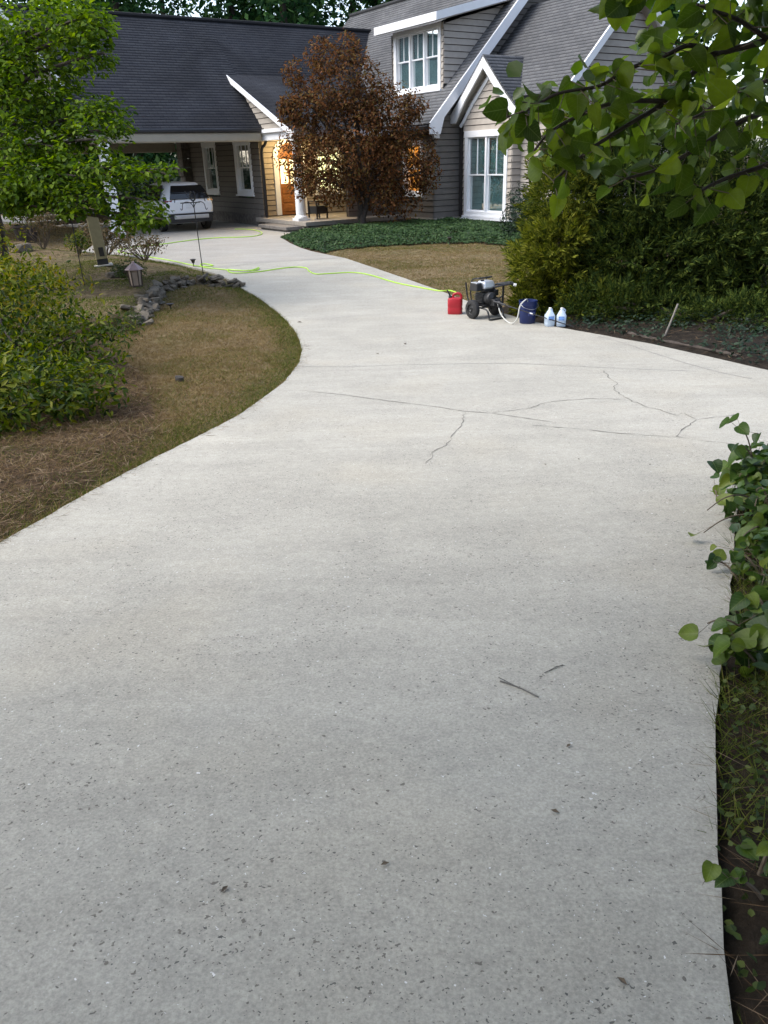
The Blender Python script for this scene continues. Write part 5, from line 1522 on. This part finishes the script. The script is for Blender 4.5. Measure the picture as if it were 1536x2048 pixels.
turf('green_grass', [(-4.1, 13.5), (-3.2, 17.7), (-3.9, 19.5), (-5.6, 21.7), (-9, 24), (-13, 24), (-13, 12), (-6, 12)], 150000, G['green_grass'], 85, .03, .08, .010, lambda X, Y: np.clip((vnoise(np.stack([X, Y, X * 0], 1), .9) - .38) * 3, .05, .8))
turf('dry_grass', [(-8.7, 24.6), (-9.6, 31.0), (-12.5, 34), (-17.5, 38.5), (-26, 40), (-20, 25), (-13, 24)], 60000, G['dry_grass'], 86, .04, .09, .02)
# pine straw on the mulch, left and right
def straw(name, poly, n, seed, lift=.02, L=(.09, .20), w=.0045):
    r = np.random.default_rng(seed)
    X, Y = in_poly_points(poly, n, r)
    ok = ~on_drive(X, Y); X, Y = X[ok], Y[ok]; n = len(X)
    Z = g2(X, Y) + r.random(n) * lift + .004
    T = np.stack([r.normal(size=n), r.normal(size=n), r.normal(size=n) * .16], 1)
    o = leaves(name, np.stack([X, Y, Z], 1), T, np.tile([0, 0, 1.0], (n, 1)) + r.normal(size=(n, 3)) * .3, r.uniform(*L, n), w * r.uniform(.7, 1.4, n), G['needles'], None, 'diamond')
    return tag(o, kind='stuff')
straw('pine_straw', [(-2.35, 4.1), (-2.2, 4.9), (-2.0, 5.7), (-1.95, 6.4), (-2.1, 7.4), (-2.5, 8.6), (-3.1, 10.2), (-4.2, 10.5), (-5, 7), (-4.6, 3.5)], 26000, 91, .035)
straw('pine_straw', LAWN_LEFT, 9000, 92, .03, (.07, .16), .004)
RB = RIGHT_NEAR + [(1.6, -3), (3.2, -1), (4.2, 2), (5, 5.8)]
straw('pine_straw', RB, 7000, 93, .035, (.08, .17), .002)
straw('pine_straw', [p for p in RIGHT_FAR[13:]] + [(6.5, 9.2), (7, 12), (4.5, 13.2)], 2200, 94, .03)
r = np.random.default_rng(97)
X, Y = in_poly_points([(2.95, 12.55)] + [(x + .1, y + .06) for x, y in RIGHT_FAR[15:]] + [(6.6, 9.4), (7.2, 12.6), (4.0, 13.4)], 5000, r)
ok = ~on_drive(X, Y) & (vnoise(np.stack([X, Y, X * 0], 1), 1.6) > .42); X, Y = X[ok], Y[ok]; n = len(X)
o = leaves('bank_ground_cover', np.stack([X, Y, g2(X, Y) + .02 + .12 * r.random(n)], 1), np.stack([r.normal(size=n), r.normal(size=n) - .2, r.normal(size=n) * .4], 1), norm(np.stack([r.normal(size=n) * .5, r.normal(size=n) * .5 - .3, np.full(n, .9)], 1)), .07, .035, G['dark'], None, 'diamond')
tag(o, kind='stuff')
RBS = RIGHT_NEAR + [(.95, -3.0), (.95, -.5), (1.0, .6), (1.15, 1.26), (1.3, 1.68), (1.5, 2.03), (1.75, 2.5), (2.25, 3.44), (2.9, 4.61), (3.6, 5.6)]
straw('pine_straw', RBS, 9000, 98, .05, (.08, .17), .002)
r = np.random.default_rng(99)
X, Y = in_poly_points(RBS, 22000, r)
ok = ~on_drive(X, Y) & (vnoise(np.stack([X, Y, X * 0], 1), 3.0) > .40); X, Y = X[ok], Y[ok]; n = len(X)
o = leaves('low_weeds', np.stack([X, Y, g2(X, Y) + .015 + .05 * r.random(n)], 1), np.stack([r.normal(size=n), r.normal(size=n), r.normal(size=n) * .4], 1), norm(np.stack([r.normal(size=n) * .5, r.normal(size=n) * .5 - .2, np.full(n, .9)], 1)), .026 * r.uniform(.6, 1.4, n), .018, G['bedgreen'], None, 'leaf')
tag(o, kind='stuff')
turf('green_grass', RBS, 90000, G['green_grass'], 95, .05, .17, .004, lambda X, Y: np.clip(sst(1 - pdist(X, Y, RIGHT_NEAR) / .7), .05, 1) * (vnoise(np.stack([X, Y, X * 0], 1), 2.2) > .45), .55)

# blades and straw spilling over the rim of the slab
def rim_spill(name, line, n, seed, mat, hmin, hmax, w, side, lean=.5, on=False):
    r = np.random.default_rng(seed)
    P = np.array(densify(line, .05)); k = r.integers(0, len(P) - 1, n)
    tq = P[k + 1] - P[k]; tq = tq / (np.linalg.norm(tq, axis=1, keepdims=True) + 1e-9)
    nq = np.stack([-tq[:, 1], tq[:, 0]], 1) * side           # towards the slab
    off = r.uniform(.0, .22, n) ** 1.5 if on else -r.uniform(.0, .05, n)
    q = P[k] + (P[k + 1] - P[k]) * r.random((n, 1)) + nq * off[:, None]
    ok = vnoise(np.stack([q[:, 0], q[:, 1], q[:, 0] * 0], 1), 2.6) > .42
    q, nq = q[ok], nq[ok]; n = len(q)
    if on:
        z = g(q[:, 1]) + .003; T = np.stack([r.normal(size=n), r.normal(size=n), r.normal(size=n) * .02 + .01], 1)
    else:
        z = g2(q[:, 0], q[:, 1]) - .004; T = np.stack([nq[:, 0] * lean + r.normal(size=n) * .5, nq[:, 1] * lean + r.normal(size=n) * .5, np.full(n, .7)], 1)
    o = leaves(name, np.stack([q[:, 0], q[:, 1], z], 1), T, np.tile([0, 0, 1.0], (n, 1)) + r.normal(size=(n, 3)) * .4, r.uniform(hmin, hmax, n), w * r.uniform(.6, 1.4, n), mat, None, 'diamond' if on else 'blade')
    return tag(o, kind='stuff')
rim_spill('edge_grass', LEFT_EDGE[:17], 3200, 121, G['green_grass'], .04, .085, .005, -1, .2)
rim_spill('edge_grass', LEFT_EDGE[:17], 2200, 122, G['dry_grass'], .04, .08, .005, -1, .2)
rim_spill('edge_grass', RIGHT_FAR[6:14], 2000, 123, G['dry_grass'], .04, .08, .008, -1, .2)
rim_spill('fallen_straw', LEFT_EDGE[:12], 420, 124, G['needles'], .05, .13, .003, -1, on=True)
rim_spill('fallen_straw', RIGHT_NEAR, 260, 125, G['needles'], .03, .10, .0018, -1, on=True)

# -- small plants of the bed
def small(name, loc_, lobes, n, L_, W_, mat, label, seed, cat='shrub', stem='twig', shell=.8, nst=7, parent_group=None):
    o = empty(name, (loc_[0], loc_[1], gz(*loc_)), 0, label, cat, parent_group)
    rr = random.Random(seed)
    tops = []
    for l in lobes:
        for _ in range(nst):
            tops.append((l[0] + rr.uniform(-.8, .8) * l[3], l[1] + rr.uniform(-.8, .8) * l[4], l[2] + rr.uniform(0, .9) * l[5]))
    trunk('stems', (0, 0, -.02), tops, .012, M[stem], o, .003, .08, seed)
    broad('foliage', lobes, n, L_, W_, G[mat], o, seed, shell=shell, lump=.4, lumps=4, jit=1.0)
    return o
small('sparse_shrub', (-6.0, 21.2), [(.05, 0, .42, .48, .4, .34), (.35, 0, .45, .3, .3, .28), (-.55, .1, .38, .3, .3, .25)], 620, .075, .035, 'sparse', 'airy reddish shrub with few leaves at the back of the bed', 101)
small('dark_shrub', (-5.15, 17.1), [(0, 0, .22, .34, .3, .22), (-.25, .1, .18, .25, .25, .16)], 1500, .06, .025, 'bedgreen', 'low dark green shrub beside the copper roofed lantern', 102)
small('twiggy_shrub', (-9.45, 23.4), [(0, 0, .75, .62, .5, .35), (.3, .1, .85, .4, .4, .25)], 900, .07, .03, 'sparse', 'small vase shaped shrub to the right of the plant pot', 103)
small('leafy_shrub', (-7.4, 22.6), [(0, 0, .55, .5, .45, .45), (.5, .3, .45, .45, .4, .35), (-.4, .2, .6, .4, .4, .4)], 1900, .08, .035, 'sparse', 'brownish shrub just behind the tan post', 104)
small('leafy_shrub', (-7.8, 21.6), [(0, 0, .32, .35, .3, .28)], 900, .07, .03, 'azalea', 'low green shrub left of the tan post', 105)
small('bed_herb', (-4.3, 13.0), [(0, 0, .14, .4, .55, .14), (-.1, .8, .14, .3, .4, .12)], 1500, .07, .018, 'bedgreen', 'low grey green herb at the near end of the stone wall', 106)
small('pot_shrub', (-11.45, 27.2), [(0, 0, 1.05, .55, .5, .5)], 1400, .10, .04, 'dogwood', 'leafy shrub growing out of the dark pot', 107)

# low boundary wall and hedge beyond the far grass
bw = empty('garden_wall', (-12.4, 36.2, .35), math.radians(40), 'low grey stone wall beyond the far grass', 'garden wall')
for i in range(30):
    o = bpy.data.objects.new('stone', SM[i % 7]); COL.objects.link(o); o.parent = bw
    o.location = ((i % 15 - 7) * .34 + rs.uniform(-.05, .05), rs.uniform(-.05, .05), .12 + (i // 15) * .22); o.scale = (.24, .2, .15); o.rotation_euler = (0, 0, rs.uniform(0, 6))

# -- forest behind the house: every trunk and crown its own tree
def forest_tree(x, y, h, rad, label, seed, zlo=.2, leaf=.42, n=2600):
    o = empty('forest_tree', (x, y, gz(x, y)), 0, label, 'tree', 'tall trees behind the house')
    rr = random.Random(seed)
    m = MB(); m.tube([(0, 0, -.2), (rr.uniform(-.3, .3), 0, h * .5), (rr.uniform(-.4, .4), 0, h * .95)], [.28, .2, .05], 7); m.build('trunk', M['bark'], o, smooth=True)
    lb = []
    for i in range(13):
        t = zlo + (1 - zlo) * (i / 12)
        w = rad * (1.05 - .55 * t) * rr.uniform(.55, .8)
        a = rr.uniform(0, 6.28); q = rad * rr.uniform(.15, .55) * (1.1 - .5 * t)
        lb.append((math.cos(a) * q, math.sin(a) * q, h * t, w, w, h * .10 + .6))
    broad('crown', lb, n, leaf, leaf * .55, G['forest'], o, seed, droop=.3, shell=.6, lump=.35, lumps=.55, shape='diamond')
    return o
fl = ['dark green tree rising behind the roof ridges', 'dense green tree rising behind the roof ridges']
rf = random.Random(9)
fi = 0
for row, (yy, n_, x0, x1) in enumerate(((54, 12, -36, 24), (61, 13, -42, 34), (70, 13, -46, 44))):
    for i in range(n_):
        x = x0 + (x1 - x0) * (i + rf.uniform(.2, .8)) / n_
        if .40 < x / yy < .53: continue
        if row == 0 and -4 < x < 10: yy_ = yy + 6
        else: yy_ = yy + rf.uniform(-2, 2)
        forest_tree(x, yy_, rf.uniform(17, 23) + row * 2, rf.uniform(3.4, 4.8), fl[0], 200 + fi, .06, .46, 7000); fi += 1
for k_, (x, y) in enumerate(((-25, 22), (-29, 30), (-24, 37), (-33, 41), (-38, 50), (19, 26), (23, 36))):
    forest_tree(x, y, rf.uniform(15, 19), rf.uniform(3.4, 4.4), 'tall green tree closing the side of the garden beside the house', 400 + k_, .06, .46, 5000)
# understorey seen through the carport
def under(x, y, label, seed, w=2.2, h=1.9):
    o = empty('understorey_bush', (x, y, gz(x, y)), 0, label, 'bush', 'bushes behind the carport')
    trunk('stems', (0, 0, 0), [(0, 0, h), (.8, 0, h * .8), (-.8, .2, h * .8)], .05, M['bark'], o)
    broad('foliage', [(0, 0, h * .55, w, w * .8, h * .55), (w * .5, .3, h * .9, w * .6, w * .6, h * .5), (-w * .5, .2, h * .8, w * .6, w * .6, h * .5)], 3600, .26, .13, G['dark'], o, seed, shape='diamond', lumps=1.0)
for i, (x, y) in enumerate(((-11.5, 45.5), (-14.5, 46.5), (-17.5, 45.8), (-20.8, 47), (-9, 47), (-24.5, 48), (-28, 47))):
    under(x, y, 'dark bush behind the open back of the carport', 300 + i)

# -- branch of big leaves reaching in from the right, close to the lens
def big_leaf_mesh(seed, L_=.10, W_=.095, heart=True):
    r = random.Random(seed)
    half = [(0, 0), (.18, -.045), (.38, -.01), (.50, .18), (.50, .38), (.40, .62), (.22, .84), (0, 1.0)] if heart else [(0, 0), (.22, .08), (.40, .28), (.44, .48), (.36, .70), (.18, .90), (0, 1.0)]
    n = len(half); V = []; F = []
    cur = r.uniform(-.25, .55); fold = r.uniform(.08, .5); tw = r.uniform(-.5, .5)
    def pt(u, v): return (u * W_, v * L_, fold * abs(u) * W_ - cur * v * v * L_ + tw * u * v * W_ + .02 * math.sin(v * 9 + seed) * L_ * (abs(u) * 2))
    for u, v in half: V += [pt(u, v), pt(u * .5, v * .98 + .01), pt(0, v if v > 0 else 0), pt(-u * .5, v * .98 + .01), pt(-u, v)]
    for i in range(n - 1):
        for k_ in range(4): F.append((i * 5 + k_, i * 5 + k_ + 1, (i + 1) * 5 + k_ + 1, (i + 1) * 5 + k_))
    me = bpy.data.meshes.new('leaf'); me.from_pydata(V, [], F)
    me.polygons.foreach_set('use_smooth', np.ones(len(F), dtype=bool)); me.update(); return me

def big_leaf_mat(name, cols, trans, rough=.45):
    m_, nt, b = new_mat(name)
    oi = N(nt, 'ShaderNodeObjectInfo')
    k_ = len(cols) - 1
    c = ramp(nt, oi.outputs['Random'], [(i / k_, q) for i, q in enumerate(cols)])
    tc = N(nt, 'ShaderNodeTexCoord')
    sp = N(nt, 'ShaderNodeSeparateXYZ'); nt.links.new(tc.outputs['Object'], sp.inputs[0])
    ax = math_(nt, 'ABSOLUTE', sp.outputs[0])
    vein = math_(nt, 'LESS_THAN', ax, .0013)
    side = math_(nt, 'LESS_THAN', math_(nt, 'FRACT', math_(nt, 'MULTIPLY', math_(nt, 'SUBTRACT', sp.outputs[1], math_(nt, 'MULTIPLY', ax, .8)), 62)), .09)
    v = math_(nt, 'MAXIMUM', vein, math_(nt, 'MULTIPLY', side, .6))
    c = mixc(nt, math_(nt, 'MULTIPLY', v, .4), c, (.17, .22, .06))
    c = mixc(nt, 1.0, c, ramp(nt, noise(nt, 30, 4), [(.3, (.8, .8, .8)), (.7, (1.15, 1.15, 1.1))]), 'MULTIPLY')
    nt.links.new(c, b.inputs['Base Color']); b.inputs['Roughness'].default_value = rough; b.inputs['Specular IOR Level'].default_value = .28
    t = N(nt, 'ShaderNodeBsdfTranslucent'); hs = N(nt, 'ShaderNodeHueSaturation'); hs.inputs['Value'].default_value = 1.6
    nt.links.new(c, hs.inputs['Color']); nt.links.new(hs.outputs[0], t.inputs[0])
    mx = N(nt, 'ShaderNodeMixShader'); mx.inputs[0].default_value = trans
    nt.links.new(b.outputs[0], mx.inputs[1]); nt.links.new(t.outputs[0], mx.inputs[2]); nt.links.new(mx.outputs[0], nt.nodes['Material Output'].inputs[0])
    return m_
M['branch_leaf'] = big_leaf_mat('branch_leaf', [(.028, .054, .004), (.082, .135, .006), (.18, .24, .010)], .56)
M['vine_leaf_big'] = big_leaf_mat('vine_leaf_big', [(.016, .040, .008), (.038, .078, .010), (.075, .125, .012), (.12, .155, .016)], .32, .42)
def leafset(mat, heart, L_, W_):
    out = []
    for i in range(6):
        me = big_leaf_mesh(i + 1, L_, W_, heart); me.materials.append(mat); out.append(me)
    return out
BLm = leafset(M['branch_leaf'], True, .105, .092)

def place_leaf(me, parent, p, direction, normal, s):
    d = Vector(direction).normalized(); nn = Vector(normal)
    x = d.cross(nn)
    if x.length < 1e-4: x = d.orthogonal()
    x.normalize(); nn = x.cross(d).normalized()
    o = bpy.data.objects.new('leaf', me); COL.objects.link(o); o.parent = parent
    Mx = Matrix((x, d, nn)).transposed().to_4x4()
    o.matrix_basis = Matrix.Translation(Vector(p)) @ Mx @ Matrix.Scale(s, 4)
    return o

bt = empty('redbud_tree', (3.7, 3.6, gz(3.7, 3.6)), 0, 'tree with big heart shaped leaves whose branch hangs across the upper right', 'tree')
bl = bt.location
m = MB(); m.tube(smooth_path([(0, 0, -.1), (-.1, 0, 1.2), (.05, -.1, 2.3), (-.3, -.2, 3.4)], 5), [.11 - .003 * i for i in range(16)], 9)
m.tube(smooth_path([(-.02, -.05, 1.9), (-.6, -.2, 2.15), (-1.3, -.4, 2.28), tuple(Vector(BRANCHES[0][0]) - bl)], 5), [.055 - .0021 * i for i in range(16)], 8)
m.tube(smooth_path([(-.02, -.05, 1.8), (-.7, -.3, 1.95), (-1.4, -.5, 2.02), tuple(Vector(BRANCHES[3][0]) - bl)], 5), [.05 - .002 * i for i in range(16)], 8)
m.build('trunk', M['bark'], bt, smooth=True)
rl = random.Random(17)
cand = []
m = MB()
for bi, br in enumerate(BRANCHES):
    sp = smooth_path([Vector(q) - bl for q in br], 6)
    N_ = len(sp)
    m.tube(sp, [(.011 if bi in (0, 3, 4, 2) else .007) * (1 - .75 * i / N_) + .0012 for i in range(N_)], 6)
    for i in range(0, N_, 1):
        for _ in range(2 if bi < 7 else 1):
            p = sp[i] + Vector((rl.uniform(-.05, .05), rl.uniform(-.10, .10), rl.uniform(-.05, .035)))
            cand.append((p, sp[i]))
m2 = MB()
rl.shuffle(cand)
cnt = 0
for p, q in cand:
    if cnt >= 296: break
    d = (p - q) + Vector((rl.uniform(-.10, .06), rl.uniform(-.07, .07), rl.uniform(-.12, .015)))
    nn = Vector((rl.uniform(-1, 1), rl.uniform(-.9, .6), rl.uniform(-.2, 1.0)))
    m2.tube([q, p], .0014, 4)
    place_leaf(rl.choice(BLm), bt, p, d, nn, rl.uniform(.34, .80)); cnt += 1
m.build('branch', M['bark'], bt, smooth=True)
tag(m2.build('leaf_stalk', M['twig'], bt), kind='stuff')
# the rest of its crown, above and to the right of the lens
r = np.random.default_rng(111)
CR = [(2.2, 3.4, 3.9, 1.3, 1.2, .6), (3.8, 3.2, 4.2, 1.6, 1.6, .9), (2.6, 1.4, 4.2, 1.6, 1.4, .7), (1.2, .4, 4.4, 1.3, 1.2, .5), (4.2, 1.0, 4.0, 1.5, 1.4, .9), (2.0, 2.6, 3.15, .45, .5, .25), (.4, -.6, 4.6, 2.4, 2.0, .6), (2.2, -1.6, 4.6, 2.4, 2.0, .7), (-.6, -2.6, 4.8, 2.0, 2.0, .7)]
cr = broad('crown', [(l[0] - bl.x, l[1] - bl.y, l[2] - bl.z) + tuple(l[3:]) for l in CR], 11000, .115, .095, G['bigleaf'], bt, 112, droop=.7, up=.5, shell=.9)
cr['kind'] = 'stuff'
c2 = broad('crown', [(l[0] - bl.x, l[1] - bl.y, l[2] - bl.z) + tuple(l[3:]) for l in [(1.55, 4.0, 2.72, .75, .5, .28), (1.0, 3.6, 2.62, .5, .4, .20), (2.0, 4.2, 2.95, .6, .5, .3), (1.5, 3.6, 3.0, .6, .4, .2)]], 1000, .078, .066, G['bigleaf'], bt, 113, droop=.5, up=.3, shell=1.0, lump=.4, lumps=3, jit=1.0)
c2['kind'] = 'stuff'

# -- tall tree behind the viewer whose crown shades the near concrete
ot = empty('oak_tree', (-4.2, -4.5, gz(-4.2, -4.5)), 0, 'tall oak standing behind the viewpoint, its crown shading the nearest concrete', 'tree')
ol = ot.location
trunk('trunk', (0, 0, -.1), [(.2, .3, 5.0)], .30, M['bark'], ot, .15, .03, 5)
OKL = [(-3.2, -2.8, 6.6, 3.2, 3.0, 1.2), (.6, -1.6, 6.0, 3.2, 2.8, 1.0), (3.6, -2.6, 6.4, 3.0, 3.0, 1.2), (-.8, -5.5, 7.2, 3.6, 3.0, 1.6), (1.6, .8, 5.9, 2.6, 1.9, .8), (-2.2, .4, 6.0, 2.6, 1.9, .8), (4.6, .6, 5.8, 2.4, 2.2, .9), (-5.4, .2, 6.2, 2.2, 2.2, .9), (.2, 2.2, 5.9, 2.6, 1.5, .7), (3.2, 2.2, 5.8, 2.2, 1.6, .7), (-3.0, 1.6, 5.9, 2.2, 1.5, .7)]
OK_ = [(l[0] - ol.x, l[1] - ol.y, l[2] - ol.z) + tuple(l[3:]) for l in OKL]
trunk('limb', (.15, .2, 4.0), [tuple(l[:3]) for l in OK_], .13, M['bark'], ot, .02, .05, 6)
oc = broad('crown', OK_, 20000, .26, .17, G['forest'], ot, 115, droop=.3, up=.9, shell=.9, lumps=.8, shape='diamond')
oc['kind'] = 'stuff'

# -- leafy vines crowding the near right rim
VLm = leafset(M['vine_leaf_big'], True, .088, .085)
def vine(name, label, cat, stems, n, seed, spread, base, smin=.5, smax=1.1, lobes=None):
    o = empty(name, base, 0, label, cat)
    b = Vector(base); rr = random.Random(seed)
    m = MB(); pts = []
    for s in stems:
        sp = smooth_path([Vector(q) - b for q in s], 6); N_ = len(sp)
        m.tube(sp, [.006 * (1 - .7 * i / N_) + .001 for i in range(N_)], 5)
        pts += sp[2:]
    ms = MB()
    for i in range(n):
        q = rr.choice(pts); p = q + Vector((rr.uniform(-1, 1) * spread, rr.uniform(-1, 1) * spread, rr.uniform(-.6, 1) * spread * .8))
        if lobes and i > 70:
            l = lobes[rr.choices(range(len(lobes)), [l[3] * l[4] * l[5] for l in lobes])[0]]
            v = Vector((rr.gauss(0, 1), rr.gauss(0, 1), rr.gauss(0, 1))).normalized() * rr.random() ** .4
            p = Vector((l[0] + v.x * l[3], l[1] + v.y * l[4], l[2] + v.z * l[5])) - b
            q = p + Vector((rr.uniform(-.02, .06), rr.uniform(-.03, .05), -rr.uniform(.03, .09)))
        gzz = gz(p.x + b.x, p.y + b.y) - b.z + .02
        if p.z < gzz: p.z = gzz + rr.random() * .05
        ms.tube([q, p], .0012, 4)
        d = Vector((rr.uniform(-1, .6), rr.uniform(-1, .7), rr.uniform(-.8, .15)))
        nn = Vector((rr.uniform(-.7, .3), rr.uniform(-.9, .2), rr.uniform(.2, 1)))
        place_leaf(rr.choice(VLm), o, p, d, nn, rr.uniform(smin, smax))
    if lobes:
        fo = broad('foliage', [(l[0] - b.x + .05, l[1] - b.y + .03, l[2] - b.z - .03) + tuple(l[3:]) for l in lobes], 900, .075, .065, G['vine'], o, seed, shell=.95, lump=.2, lumps=4)
        fo['kind'] = 'stuff'
    tag(m.build('stem', M['twig'], o, smooth=True), kind='stuff'); tag(ms.build('leaf_stalk', M['twig'], o), kind='stuff')
    return o
def stem(x, y, dx, dy, h, droop=.3, n=5):
    z0 = gz(x, y); out = []
    for i in range(n + 1):
        t = i / n; out.append((x + dx * t, y + dy * t, z0 + h * (1 - (1 - t) ** 2) - droop * h * t ** 3))
    return out
rv = random.Random(23)
st1 = [stem(rv.uniform(2.1, 2.6), rv.uniform(3.7, 4.8), rv.uniform(-.15, .12), rv.uniform(-.3, .3), rv.uniform(.15, .40)) for _ in range(26)]
st1 += [stem(2.40, 4.5, -.24, .0, .46, .1), stem(2.36, 4.5, -.15, .1, .52, .05), stem(2.35, 4.25, -.48, -.15, .28, .5), stem(2.3, 4.1, -.52, -.2, .20, .6), stem(2.25, 4.0, -.38, -.3, .18, .5)]
vine('vine_thicket', 'tall leafy vine thicket spilling over the right rim of the drive', 'vine', st1, 298, 24, .12, (2.7, 4.8, gz(2.7, 4.8)), .5, 1.2, [(2.34, 4.35, .62, .24, .32, .24), (2.18, 4.0, .56, .22, .32, .20), (2.36, 4.5, .70, .15, .22, .16), (2.06, 3.7, .58, .17, .25, .13), (2.5, 4.2, .75, .2, .35, .2)])
st2 = [stem(rv.uniform(1.72, 2.1), rv.uniform(2.85, 3.5), rv.uniform(-.14, .12), rv.uniform(-.3, .3), rv.uniform(.06, .20)) for _ in range(14)]
vine('ground_vine', 'leafy vine sprawling low below the tall thicket', 'vine', st2, 170, 25, .09, (1.85, 3.15, gz(1.85, 3.15)), .35, .9)
st3 = [stem(1.52, 2.66, -.22, .03, .20), stem(1.5, 2.6, -.16, -.12, .20), stem(1.46, 2.5, -.16, .06, .14), stem(1.5, 2.55, .1, .1, .2), stem(1.5, 2.4, -.1, -.1, .16), stem(1.6, 2.75, -.05, .1, .22)]
vine('ground_vine', 'clump of heart shaped leaves leaning over the rim halfway down', 'vine', st3, 90, 26, .10, (1.65, 2.55, gz(1.65, 2.55)), .6, 1.15)
st4 = [stem(.95, 1.42, -.09, .02, .07), stem(.96, 1.36, -.05, -.08, .06), stem(.98, 1.5, .05, .05, .08), stem(.97, 1.25, -.03, .0, .06)]
vine('ground_vine', 'small cluster of round leaves low in the nearest grass', 'vine', st4, 26, 27, .06, (1.1, 1.4, gz(1.1, 1.4)), .35, .7)
